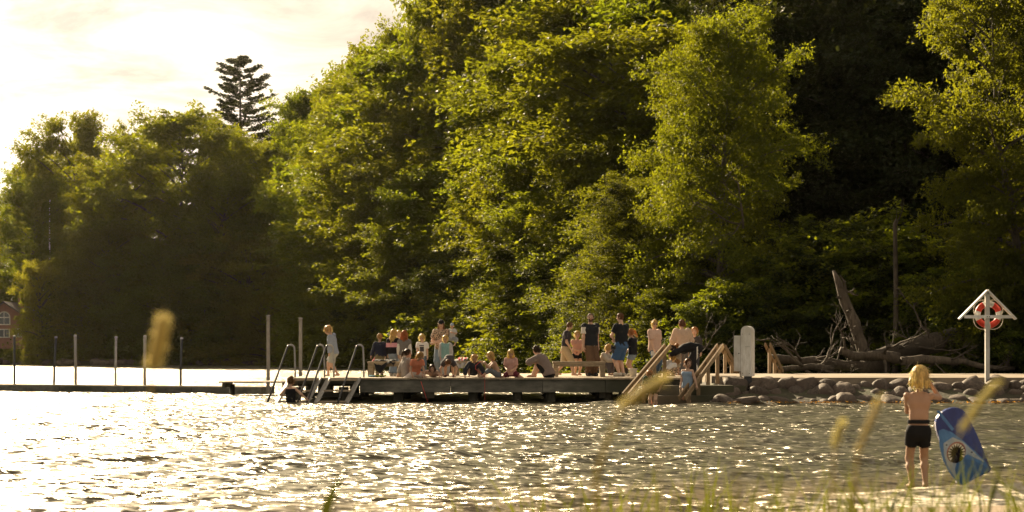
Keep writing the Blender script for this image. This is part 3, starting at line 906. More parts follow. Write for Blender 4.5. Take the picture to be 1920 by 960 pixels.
# ------------------------------------------------------------------ bathing jetty
DX0, DX1, DY0, DY1 = -6.27, 5.35, 43.0, 51.6
jetty = empty('jetty', (0, 43, 0))
def jb(name, c, s, mat, rot=None):
    k = MB(); k.box((c[0], c[1] - 43, c[2]), s, rot); return k.build(name, mat, jetty)
plank = MB(); plank.box((0, 0, 0), (0.138, DY1 - DY0 + 0.10, 0.045))
pl_me = plank.build('plank', M['deck'], jetty).data
bpy.data.objects.remove(bpy.data.objects['plank'])
pr = random.Random(9)
npl = int((DX1 - DX0) / 0.145)
for i in range(npl):
    o = link('plank', pl_me, jetty)
    o.location = (DX0 + 0.07 + i * 0.145, (DY0 + DY1) / 2 - 43 - 0.05 + pr.uniform(-0.012, 0.012), DECK - 0.0225 + pr.uniform(-0.003, 0.003))
    o.rotation_euler = (0, 0, pr.uniform(-0.0008, 0.0008))
# heavy weathered edge beams along the water side
xs_ = [-4.25, -1.72, 0.86, 2.62, 3.42]
for i in range(len(xs_) - 1):
    jb('edge_beam', ((xs_[i] + xs_[i + 1]) / 2, 43.04 + (0.005 if i % 2 else 0), DECK - 0.06 - 0.175), (xs_[i + 1] - xs_[i] - 0.012, 0.14, 0.345), M['fascia'])
jb('edge_beam', (-5.26, 43.06, DECK - 0.11), (1.96, 0.12, 0.12), M['fascia'])
jb('edge_beam', (4.38, 43.12, DECK - 0.11), (1.9, 0.1, 0.12), M['fascia'])
jb('edge_beam', (DX0 + 0.05, 47.3, DECK - 0.15), (0.1, 8.2, 0.2), M['fascia'])
for y in (44.2, 46.4, 48.8, 51.2):
    jb('cross_beam', (-0.45, y, DECK - 0.16), (11.4, 0.16, 0.2), M['pile'])
for y in (43.35, 46.4, 49.4, 51.3):
    for x in (-6.1, -4.75, -3.2, -1.1, 0.15, 1.1, 2.7, 4.6):
        k = MB(); k.tube([(x, y - 43, -1.5), (x, y - 43, 0.2), (x, y - 43, DECK - 0.27)], [0.15, 0.145, 0.14], 10); k.build('pile', M['pile'], jetty, True)
for x in (-2.35, 2.55, 3.1):
    jb('hanger_board', (x, 43.16, 0.28), (0.34 if x < 0 else 0.2, 0.06, 0.36), M['pile'])
jb('brace', (-5.3, 43.25, 0.2), (2.0, 0.08, 0.12), M['pile'])
tag(jetty, 'weathered timber bathing jetty on piles with people sitting along its edge', 'jetty')

# a broad flight of bathing ladder steps with tall bent handrails, twice
def ladder(xl, xr, label):
    yb, yt = 41.7, 42.93
    o = empty('bathing_ladder', ((xl + xr) / 2, 42.4, 0))
    cx = (xl + xr) / 2
    for x in (xl, xr):
        k = MB(); k.beam((x - cx - 0.40, yb - 42.4 + 0.2, -0.35), (x - cx + 0.02, yt - 42.4, DECK - 0.02), 0.05, 0.19, (0, 1, 0.6)); k.build('stringer', M['steel'], o)
        k = MB()
        a = Vector((x - cx - 0.52, yb - 42.4, -0.25)); b_ = Vector((x - cx - 0.04, 42.75 - 42.4, 1.50))
        pts = [a, a.lerp(b_, .5), b_]
        for t in np.linspace(0.15, 1, 7):
            an = math.pi * t
            pts.append(b_ + Vector((0.09 * (1 - math.cos(an)) , 0.09 * (1 - math.cos(an)), 0.10 * math.sin(an))))
        e = pts[-1]
        k.tube(pts[:5], 0.026, 8); k.build('handrail', M['dark_steel'], o, True)
        k = MB(); k.tube(pts[4:] + [Vector((e.x + 0.02, e.y, 1.0)), Vector((e.x + 0.02, e.y, DECK + 0.01))], 0.026, 8); k.build('handrail_post', M['steel'], o, True)
    for i in range(4):
        t = 0.96 - i * 0.29
        z = -0.35 + (DECK + 0.33) * t
        k = MB(); k.box((-0.40 + 0.42 * t, (yb + 0.2) + (yt - yb - 0.2) * t - 42.4, z), (xr - xl - 0.06, 0.2, 0.045)); k.build('tread', M['deck'], o)
    tag(o, label, 'ladder')
ladder(-6.22, -5.40, 'bathing ladder with bent steel handrails where the swimmer holds on')
ladder(-5.14, -4.30, 'bathing ladder with bent steel handrails next to the clothes bench')

# low landing stage behind the ladders and the floating boom running out to the left
lo = empty('landing_stage', at(482, 49.5, 0.0))
k = MB()
for i in range(7):
    k2 = MB(); k2.box((0.0, -0.6 + i * 0.2, 0.44), (2.2, 0.185, 0.05)); k2.build('plank', M['deck'], lo)
for x in (-0.95, 0.95):
    k2 = MB(); k2.box((x, 0, 0.34), (0.1, 1.35, 0.14)); k2.build('bearer', M['pile'], lo)
    k2 = MB(); k2.tube([(x * 0.9, 0.3, -1.3), (x * 0.9, 0.3, 0.36)], 0.09, 8); k2.build('pile', M['pile'], lo, True)
tag(lo, 'low plank landing stage behind the bathing ladders', 'landing stage')
boom = empty('floating_boom', (0, 0, 0))
p0, p1 = Vector((-8.2, 51.6, 0.04)), Vector((-31, 60.5, 0.04))
for i in range(9):
    a, b_ = p0.lerp(p1, i / 9), p0.lerp(p1, (i + 0.993) / 9)
    k = MB(); k.beam(a, b_, 0.9, 0.34); k.build('float_section', M['fascia'], boom)
for i in range(9):
    a, b_ = p0.lerp(p1, i / 9), p0.lerp(p1, (i + 0.993) / 9)
    k = MB(); k.beam(a + Vector((0, 0, .19)), b_ + Vector((0, 0, .19)), 0.7, 0.03); k.build('top_board', M['deck'], boom)
tag(boom, 'long floating timber boom running out from the jetty on the lake', 'boom')
PST = [(27, 630, 0.0, 'dark_steel'), (104, 632, 0.035, 'dark_steel'), (142, 629, -0.005, 'post'), (216, 632, 0.012, 'steel'), (271, 630, 0.006, 'post'), (338, 634, 0.02, 'dark_steel')]
LBL = ['dark thin mooring post standing upright, farthest out on the floating boom', 'dark mooring post leaning sideways on the floating boom', 'pale grey mooring post next to the leaning one on the floating boom', 'grey steel mooring post halfway along the floating boom',
       'pale grey mooring post between the grey steel post and the dark end post', 'dark mooring post closest to the landing stage on the floating boom']
def boom_y(px):
    lo_, hi_ = 45.0, 65.0
    for _ in range(40):
        y = (lo_ + hi_) / 2; x = (px - 960) / F * y
        t = (x - p0.x) / (p1.x - p0.x); yb = p0.y + t * (p1.y - p0.y)
        lo_, hi_ = (y, hi_) if y < yb else (lo_, y)
    return y
for (px, top, tl, mt), lb in zip(PST, LBL):
    Y = boom_y(px) + (0.1 if mt == 'post' else 0.0)
    o = empty('mooring_post', at(px - 4 * (tl > .02), Y, 0.0))
    zt = zrow(top, Y)
    k = MB(); k.tube([(0, 0, -1.2), (tl * 1.0, 0, 0.9), (tl * zt * 1.4, 0, zt)], 0.042 if mt != 'post' else 0.052, 8); k.build('shaft', M[mt], o, True)
    k = MB(); k.lathe([(0.0, .03), (.05, .025), (.056, 0), (.056, -.04)], 8, (tl * zt * 1.4, 0, zt)); k.build('cap', M['steel'], o)
    tag(o, lb, 'post')
for px, Y, top, lb in ((503, 51.2, 592, 'tall pale square post rising from the end of the floating boom'), (563.5, 51.9, 597, 'tall pale post behind the landing stage beside the walking girl in the hoodie')):
    o = empty('tall_post', at(px, Y, 0.0)); zt = zrow(top, Y)
    k = MB(); k.box((0, 0, (zt - 1.2) / 2), (0.105, 0.105, zt + 1.2)); k.build('shaft', M['post'], o)
    k = MB(); k.box((0, 0, zt + 0.012), (0.125, 0.125, 0.03)); k.build('cap', M['steel'], o)
    tag(o, lb, 'post')

# ------------------------------------------------------------------ timber handrails of the bathing steps
def handrail(a, b_, n, label, zfoot, gap=0.17, w=0.045, h=0.13):
    a, b_ = Vector(a), Vector(b_)
    o = empty('timber_handrail', ((a.x + b_.x) / 2, (a.y + b_.y) / 2, 0))
    L = o.location.copy()
    d = (b_ - a); side = Vector((d.y, -d.x, 0)).normalized()
    for s in (-1, 1):
        k = MB(); k.beam(a - L + side * s * gap / 2, b_ - L + side * s * gap / 2, w, h); k.build('rail_board', M['rail_wood'], o)
    for i in range(n):
        t = 0.16 + 0.76 * i / max(1, n - 1)
        p = a.lerp(b_, t) - L
        k = MB(); k.box((p.x, p.y, (p.z + zfoot[i]) / 2), (0.1, 0.1, p.z - zfoot[i])); k.build('post', M['rail_wood'], o)
    tag(o, label, 'handrail')
handrail((3.05, 41.2, 0.24), (4.41, 43.5, 1.58), 4, 'double board timber handrail beside the child in the green shirt', (-0.6, -0.4, -0.2, 0.5))
handrail((4.56, 41.2, 0.16), (5.90, 43.5, 1.58), 4, 'double board timber handrail the girl in the blue swimsuit holds', (-0.6, -0.5, -0.2, 0.5))
handrail((6.98, 51.0, 1.60), (7.75, 52.3, 0.62), 3, 'timber handrail going down behind the promenade between steps and white cabinet', (0.66, 0.66, 0.4))
handrail((8.48, 51.0, 1.66), (9.15, 52.3, 0.72), 3, 'timber handrail going down behind the promenade beyond the white cabinet', (0.66, 0.66, 0.4))

# ------------------------------------------------------------------ white cabinet pillar and lifebuoy stand
wp = empty('service_pillar', at(1402, 43.2, 0.0))
k = MB()
w, d = 0.30, 0.34
prof = [(-w / 2, 0.72), (w / 2, 0.72)] + [(math.cos(a) * w / 2, 1.98 + math.sin(a) * w / 2) for a in np.linspace(0, math.pi, 11)]
nn = len(prof)
R_ = Matrix.Rotation(-0.45, 3, 'Z')
vs = [R_ @ Vector((x, -d / 2, z)) for x, z in prof] + [R_ @ Vector((x, d / 2, z)) for x, z in prof]
k.add(vs, [tuple(range(nn)), tuple(range(2 * nn - 1, nn - 1, -1))] + [(i, nn + i, nn + (i + 1) % nn, (i + 1) % nn) for i in range(nn)])
k.build('pillar', M['white'], wp)
k = MB(); k.box(R_ @ Vector((-0.245, -0.05, 1.36)), (0.18, 0.34, 1.0), R_); bx_ = k.build('cabinet', M['white'], wp)
k = MB(); k.box(R_ @ Vector((-0.245, -0.226, 1.36)), (0.15, 0.012, 0.94), R_); k.build('door', M['white'], bx_)
k = MB(); k.box((0, 0, 0.36), (0.2, 0.22, 0.75)); k.build('foot', M['dark_steel'], wp)
k = MB(); k.tube([R_ @ Vector((-0.2, -0.05, 0.87)), R_ @ Vector((-0.2, 0, 0.7)), R_ @ Vector((-0.1, 0, 0.6))], 0.035, 8); k.build('cable_duct', M['steel'], wp, True)
for zz in (0.8, 1.9):
    for xx in (-.1, .1):
        k = MB(); k.tube([R_ @ Vector((xx, -d / 2 - .012, zz)), R_ @ Vector((xx, -d / 2 + .01, zz))], .016, 8); k.build('bolt', M['steel'], wp)
k = MB(); k.box(R_ @ Vector((0.05, -d / 2 - .004, 1.55)), (0.13, 0.008, 0.004), R_); k.build('panel_seam', M['dark_steel'], wp)
k = MB(); k.tube([R_ @ Vector((-0.185, -.245, 1.36)), R_ @ Vector((-0.185, -.225, 1.36))], .018, 8); k.build('lock', M['dark_steel'], bx_)
tag(wp, 'white round topped service pillar with a cabinet box on its side', 'pillar')

ls = empty('lifebuoy_stand', at(1851, 42.9, 0.0))
zc = zrow(594, 42.9); ztop = zrow(546, 42.9)
k = MB(); k.box((0, 0, (ztop + 0.1) / 2), (0.115, 0.09, ztop - 0.1)); k.build('post', M['white'], ls)
for s in (-1, 1):
    k = MB(); k.beam((s * 0.0, -0.01, ztop + 0.02), (s * 0.79, -0.01, ztop - 0.78), 0.16, 0.05, (0, 0, 1)); k.build('roof_board', M['white'], ls)
k = MB(); k.box((0, -0.075, zc), (1.32, 0.05, 0.085)); k.build('crossbar', M['white'], ls)
for xx, zz in ((-.03, zc), (.03, zc), (0, ztop - .05), (0, .45), (0, .62)):
    k = MB(); k.tube([(xx, -.115, zz), (xx, -.04, zz)], .014, 8); k.build('bolt', M['dark_steel'], ls)
tag(ls, 'white wooden lifebuoy stand with small pitched roof boards at the promenade edge', 'stand')
ring = empty('lifebuoy', at(1853, 43.06, zrow(590, 43.06)))
k = MB(); nR, nr = 40, 10
for i in range(nR):
    a = 2 * math.pi * i / nR
    for j in range(nr):
        b_ = 2 * math.pi * j / nr
        rad = 0.30 + 0.085 * math.cos(b_)
        k.V.append((rad * math.cos(a), 0.055 * math.sin(b_), rad * math.sin(a)))
for i in range(nR):
    red = (i % 10) in (0, 1, 8, 9, 2) if True else 0
    ang_ = (i + 0.5) / nR * 360
    red = (20 < ang_ < 62) or (118 < ang_ < 160) or (205 < ang_ < 262) or (278 < ang_ < 335)
    for j in range(nr):
        k.F.append((i * nr + j, i * nr + (j + 1) % nr, ((i + 1) % nR) * nr + (j + 1) % nr, ((i + 1) % nR) * nr + j)); k.M.append(1 if red else 0)
k.build('ring', [M['white'], M['red']], ring, True)
k = MB()
for q in range(4):
    a0 = math.radians(45 + 90 * q)
    k2 = MB()
    k2.tube([Vector(((0.385 + 0.085 * math.sin(math.pi * t)) * math.cos(a0 + (t - .5) * 1.5), 0.0, (0.385 + 0.085 * math.sin(math.pi * t)) * math.sin(a0 + (t - .5) * 1.5))) for t in np.linspace(0, 1, 12)], 0.012, 6)
    k2.build('grab_rope', M['rope'], ring, True)
tag(ring, 'red and white lifebuoy with grab ropes hanging on the white stand', 'lifebuoy')

# ------------------------------------------------------------------ benches
def bench(px0, px1, Y, label, legs=(0.0, 1.0), extra=0):
    x0, x1 = (px0 - 960) / F * Y, (px1 - 960) / F * Y
    o = empty('bench', ((x0 + x1) / 2, Y, DECK))
    w = x1 - x0
    for i in range(3):
        k = MB(); k.box((0, -0.16 + i * 0.16, 0.42), (w, 0.145, 0.055)); k.build('seat_plank', M['bench_wood'], o)
    k = MB(); k.box((0, -0.215, 0.345), (w - 0.04, 0.04, 0.09)); k.build('seat_rail', M['bench_wood'], o)
    for f in legs:
        for i in range(3):
            k = MB(); k.box((-w / 2 + 0.09 + f * (w - 0.18), -0.15 + i * 0.15, 0.195), (0.15, 0.13, 0.388)); k.build('leg', M['bench_wood'], o)
    tag(o, label, 'bench')
    return o
bench(690, 768, 44.7, 'timber bench with dark jacket thrown over it beside the ladders', (0.0, 0.82))
bench(846, 906, 46.8, 'timber bench with striped towels on it behind the bending child', (0.1, 1.0))
bench(1036, 1135, 44.6, 'long timber bench in front of the man in the dark vest', (0.0, 1.0))

# ------------------------------------------------------------------ fallen trees and snag behind the promenade
def wobble(a, b_, n, amp, seed):
    r = random.Random(seed)
    a, b_ = Vector(a), Vector(b_)
    pts = []
    off = Vector((0, 0, 0))
    for i in range(n):
        t = i / (n - 1)
        off += Vector((r.uniform(-1, 1), r.uniform(-1, 1), r.uniform(-1, 1))) * amp
        pts.append(a.lerp(b_, t) + off * (math.sin(math.pi * t) * 0.8 + 0.2))
    return pts
def branch(parent, a, d, L, r0, seed, depth=2, mat='dead_wood', name='branch'):
    r = random.Random(seed)
    k = MB()
    def grow(a, d, L, r0, dep):
        n = 6
        pts = [a]; dd = d.normalized()
        for i in range(n):
            dd = (dd + Vector((r.uniform(-1, 1), r.uniform(-1, 1), r.uniform(-0.9, 1))) * 0.28).normalized()
            pts.append(pts[-1] + dd * L / n)
        k.tube(pts, [r0 * (1 - 0.85 * i / n) + 0.004 for i in range(n + 1)], 6 if dep == depth else 5)
        if dep > 0:
            for i in range(r.randint(2, 4)):
                j = r.randint(2, n)
                s = Vector((r.uniform(-1, 1), r.uniform(-1, 1), r.uniform(-0.5, 1)))
                grow(pts[j], (dd + s * 1.1), L * r.uniform(0.35, 0.6), r0 * 0.45, dep - 1)
    grow(a, d, L, r0, depth)
    return k.build(name, M[mat], parent, True)
GY = 54.5
def log(px0, py0, px1, py1, Y0, Y1, r0, r1, seed, label, nb, name='fallen_log', br=1.0):
    a, b_ = at(px0, Y0, zrow(py0, Y0)), at(px1, Y1, zrow(py1, Y1))
    o = empty(name, (a + b_) / 2)
    a, b_ = a - o.location, b_ - o.location
    pts = wobble(a, b_, 12, 0.09, seed)
    r = random.Random(seed)
    k = MB(); k.tube(pts, [(r0 + (r1 - r0) * i / 11) * r.uniform(0.86, 1.12) for i in range(12)], 12); k.build('trunk', M['dead_wood'], o, True)
    for i in range(nb):
        p = pts[r.randint(1, 10)]
        branch(o, p, Vector((r.uniform(-1, 1), r.uniform(-0.8, 0.3), r.uniform(-0.5, 1.0))), r.uniform(0.7, 1.9) * (0.4 + 0.6 * br), r.uniform(0.03, 0.07) * br, seed * 31 + i)
    tag(o, label, 'log')
log(1440, 672, 1668, 683, 55.5, 54.6, 0.16, 0.22, 2, 'long pale fallen trunk lying flat behind the promenade', 7)
log(1575, 656, 1690, 674, 54.2, 54.0, 0.14, 0.20, 3, 'short broken log with a splintered end lying across the long trunk', 4)
log(1640, 668, 1790, 634, 54.8, 57.5, 0.26, 0.42, 4, 'thick grey trunk sloping up towards the bank behind the promenade', 6)
log(1690, 678, 1900, 690, 54.2, 55.0, 0.16, 0.08, 5, 'curved bare limb at the promenade back edge near the lifebuoy stand', 7)
log(1450, 692, 1560, 695, 54.6, 54.4, 0.1, 0.13, 6, 'thin dead log half buried beyond the timber handrail', 5)
log(1300, 640, 1420, 690, 56.5, 55.2, 0.025, 0.05, 8, 'tangle of bare grey branches behind the bending person in black', 12, 'dead_branch', 0.4)
# the leaning broken snag
a, b_ = at(1640, 55.0, zrow(690, 55.0)), at(1563, 55.6, zrow(508, 55.6))
o = empty('broken_snag', a); a_, b2 = Vector((0, 0, -0.4)), b_ - a
pts = wobble(a_, b2, 11, 0.035, 17)
rr2 = random.Random(6)
k = MB(); k.tube(pts, [0.25, .24, .23, .235, .20, .22, .19, .20, .17, .12, .05], 12)
k.build('trunk', M['dead_wood'], o, True)
for i in range(7):
    branch(o, pts[2 + i], Vector((rr2.choice((-1, 1, -1)), rr2.uniform(-1, .3), rr2.uniform(-.3, .6))), rr2.uniform(0.25, 0.55), 0.08, 90 + i, 1, name='broken_stub')
for i in range(5):
    k = MB(); p = pts[-3] + Vector((rr2.uniform(-.15, .15), -0.12, rr2.uniform(-.3, .3)))
    k.tube([p, p + Vector((rr2.uniform(-.2, .05), -0.05, rr2.uniform(.2, .45)))], [0.06, 0.008], 5); k.build('splinter', M['dead_wood'], o)
tag(o, 'broken leaning tree snag with splintered top behind the promenade', 'snag')
a = at(1678, 62, float(ground_z((1678 - 960) / F * 62, 62)))
o = empty('broken_stump', a); zt = zrow(410, 62) - a.z
k = MB(); k.tube([(0, 0, -0.3), (0.05, 0, zt * .5), (0, 0, zt * .97), (0.04, 0, zt)], [0.12, 0.1, 0.08, 0.02], 9); k.build('trunk', M['dead_wood'], o, True)
branch(o, Vector((0, 0, zt * .9)), Vector((-.1, 0, 1)), 1.5, 0.03, 77, 1)
tag(o, 'pale broken standing trunk deep in the dark wood', 'snag')
# bare limbs of the golden topped beech
o = empty('bare_limb', at(1385, 68.5, zrow(420, 68.5)))
branch(o, Vector((0, 0, 0)), Vector((-1, -0.4, 0.3)), 2.2, 0.05, 41, 2); branch(o, Vector((0.2, 0, -0.2)), Vector((0.2, -.3, 1.0)), 2.4, 0.06, 43, 2); branch(o, Vector((0.1, 0, 0.1)), Vector((-.4, -.5, -1)), 1.6, 0.04, 44, 2)
tag(o, 'crooked bare grey limbs showing through the golden topped beech', 'branch')

# ------------------------------------------------------------------ reeds and grass on the near bank
M['grass'] = leaf_mat('bank_grass', (0.035, 0.05, 0.010), (0.14, 0.145, 0.012), 0.45)
M['straw'] = leaf_mat('straw_seed_head', (0.42, 0.34, 0.15), (0.62, 0.50, 0.18), 0.45)
M['stalk'] = leaf_mat('straw_stalk', (0.34, 0.29, 0.12), (0.5, 0.42, 0.13), 0.4)
M['blade_dark'] = leaf_mat('dark_blade', (0.02, 0.025, 0.006), (0.05, 0.05, 0.006), 0.4)
r = np.random.RandomState(8)
gp = np.stack([r.uniform(-1.0, 3.6, 9000), r.uniform(4.2, 8.2, 9000)], 1)
pxs = gp[:, 0] / gp[:, 1] * F + 960
keep = r.rand(9000) < np.interp(pxs, [0, 700, 1000, 1400, 1920, 2300], [0.02, 0.05, 0.35, 0.7, 1, 1]) * 0.42
cl = 0.5 + 0.5 * np.sin(gp[:, 0] * 7.1 + 2 * np.sin(gp[:, 1] * 3)) * np.sin(gp[:, 1] * 4.3 + gp[:, 0])
gp = gp[keep & (cl > 0.38)]
def bank_z(x, y):
    return ground_z(x, y)
grass('bank_grass', gp, 0.26, 0.72, M['grass'], 5, wid=0.006, bend=0.5, label='blurred green grass on the near bank')

def stalk(pts, Y, r_stem, head, label, mat='stalk', hmat='straw', hr=0.009, leafy=0):
    """pts: (px,py) from the tip downwards at distance Y; the stem goes on to the ground"""
    P_ = [at(px, Y, zrow(py, Y)) for px, py in pts]
    zb = float(ground_z(P_[-1].x, Y))
    foot = Vector((P_[-1].x + (P_[-1].x - P_[-2].x) * 0.5, Y + 0.05, zb))
    o = empty('grass_stalk', foot)
    loc = [p - foot for p in P_]
    line = loc + [loc[-1].lerp(Vector((0, 0, 0)), 0.5), Vector((0, 0, -0.02))]
    k = MB(); k.tube(line[::-1], [1.7 * r_stem * (1 - 0.4 * i / len(line)) for i in range(len(line))], 6); k.build('stem', M[mat], o, True)
    if head:
        a, b_ = loc[0], loc[head]
        k = MB(); rg = random.Random(int(Y * 100) + len(pts))
        seq = loc[:head + 1]
        fine = []
        for i in range(len(seq) - 1):
            for t in np.linspace(0, 1, 7)[:-1]:
                fine.append(seq[i].lerp(seq[i + 1], t))
        fine.append(seq[-1])
        nf_ = len(fine)
        k.tube(fine, [hr * (0.25 + 0.9 * math.sin(math.pi * min(0.96, 0.06 + 0.9 * i / nf_)) ** 0.5) for i in range(nf_)], 8)
        for i in range(160):
            p = fine[rg.randrange(nf_)]
            d = Vector((rg.gauss(0, 1), rg.gauss(0, 1), rg.gauss(0.6, .6))).normalized()
            s = d.cross(Vector((0.3, 0.9, 0.2))).normalized() * 0.0014
            k.add([p + d * hr * .6 - s, p + d * hr * .6 + s, p + d * hr * 1.9], [(0, 1, 2)])
        k.build('seed_head', M[hmat], o)
    tag(o, label, 'grass')
stalk([(306, 596), (300, 640), (287, 688), (276, 800)], 2.6, 0.0016, 2, 'plump blurred golden seed head standing up before the far beech', hr=0.0105)
stalk([(1248, 712), (1205, 735), (1165, 768), (1140, 820), (1118, 885)], 2.5, 0.0028, 2, 'nodding blurred golden seed head bent over the bathing steps', hr=0.0075)
stalk([(1652, 742), (1632, 790), (1608, 850), (1600, 930)], 2.7, 0.002, 2, 'slender blurred golden seed head left of the child with the board', hr=0.0050)
stalk([(1580, 792), (1572, 812), (1565, 838), (1560, 940)], 2.9, 0.0014, 2, 'short blurred golden seed head low over the water', hr=0.0062)
stalk([(1874, 714), (1838, 752), (1804, 806), (1778, 862)], 2.7, 0.0008, 2, 'slanting blurred golden seed head over the shark board', hr=0.0050)
stalk([(1388, 818), (1384, 860), (1380, 905), (1378, 950)], 2.1, 0.001, 2, 'faint thin blurred stalk over the open water', hr=0.0011)
stalk([(1236, 842), (1236, 875), (1234, 905), (1230, 950)], 2.1, 0.001, 2, 'faint short blurred stalk below the nodding seed head', hr=0.0011)
stalk([(1010, 815), (1011, 850), (1012, 885), (1014, 950)], 2.0, 0.0008, 2, 'very faint blurred stalk over the sparkling water', hr=0.0008)
# a dark blade at the bottom
o = empty('grass_tuft', at(607, 2.8, float(ground_z((607 - 960) / F * 2.8, 2.8))))
k = MB(); ps = [at(648, 2.8, zrow(880, 2.8)), at(628, 2.8, zrow(912, 2.8)), at(612, 2.8, zrow(950, 2.8)), at(606, 2.8, zrow(1010, 2.8)), at(606, 2.8, o.location.z)]
ps = [p - o.location for p in ps]
ws = [0.0015, 0.009, 0.012, 0.011, 0.007]
vs = []
for p, w_ in zip(ps, ws):
    vs += [p - Vector((w_, 0, 0)), p + Vector((0, 0.002, 0)), p + Vector((w_, 0, 0))]
k.add(vs, [(3 * i + j, 3 * i + j + 1, 3 * i + j + 4, 3 * i + j + 3) for i in range(4) for j in range(2)])
k.build('blade', M['blade_dark'], o)
tag(o, 'dark blurred grass blade curving up over the sparkling water', 'grass')

# ------------------------------------------------------------------ people: each body is one surface grown over a posed skeleton
def surface_nets(Fd, org, vox):
    s = Fd < 0
    nx, ny, nz_ = Fd.shape
    cnt = np.zeros((nx - 1, ny - 1, nz_ - 1), np.int8)
    for dx in (0, 1):
        for dy in (0, 1):
            for dz in (0, 1):
                cnt += s[dx:nx - 1 + dx, dy:ny - 1 + dy, dz:nz_ - 1 + dz]
    act = (cnt > 0) & (cnt < 8)
    ijk = np.argwhere(act)
    idx = -np.ones(act.shape, np.int64); idx[act] = np.arange(len(ijk))
    cor = [(a, b, c) for a in (0, 1) for b in (0, 1) for c in (0, 1)]
    val = np.stack([Fd[ijk[:, 0] + a, ijk[:, 1] + b, ijk[:, 2] + c] for a, b, c in cor], 1)
    pos = np.zeros((len(ijk), 3)); num = np.zeros(len(ijk))
    for i in range(8):
        for j in range(i + 1, 8):
            if sum(abs(p - q) for p, q in zip(cor[i], cor[j])) != 1:
                continue
            m_ = (val[:, i] < 0) != (val[:, j] < 0)
            t = val[m_, i] / (val[m_, i] - val[m_, j])
            pos[m_] += np.array(cor[i]) + t[:, None] * (np.array(cor[j]) - np.array(cor[i]))
            num[m_] += 1
    V = (ijk + pos / num[:, None]) * vox + org
    Q = []
    for ax in range(3):
        o1, o2 = [(1, 2), (2, 0), (0, 1)][ax]
        sl0 = [slice(None)] * 3; sl1 = [slice(None)] * 3
        sl0[ax] = slice(0, -1); sl1[ax] = slice(1, None)
        ch = s[tuple(sl0)] != s[tuple(sl1)]
        e = np.argwhere(ch)
        ok = (e[:, o1] > 0) & (e[:, o2] > 0) & (e[:, o1] < Fd.shape[o1] - 1) & (e[:, o2] < Fd.shape[o2] - 1)
        e = e[ok]
        ins = s[e[:, 0], e[:, 1], e[:, 2]]
        def cell(a, b):
            c = e.copy(); c[:, o1] -= a; c[:, o2] -= b
            return idx[c[:, 0], c[:, 1], c[:, 2]]
        q = np.stack([cell(1, 1), cell(0, 1), cell(0, 0), cell(1, 0)], 1)
        q[~ins] = q[~ins][:, ::-1]
        Q.append(q)
    Q = np.concatenate(Q)
    return V, Q[(Q >= 0).all(1)]

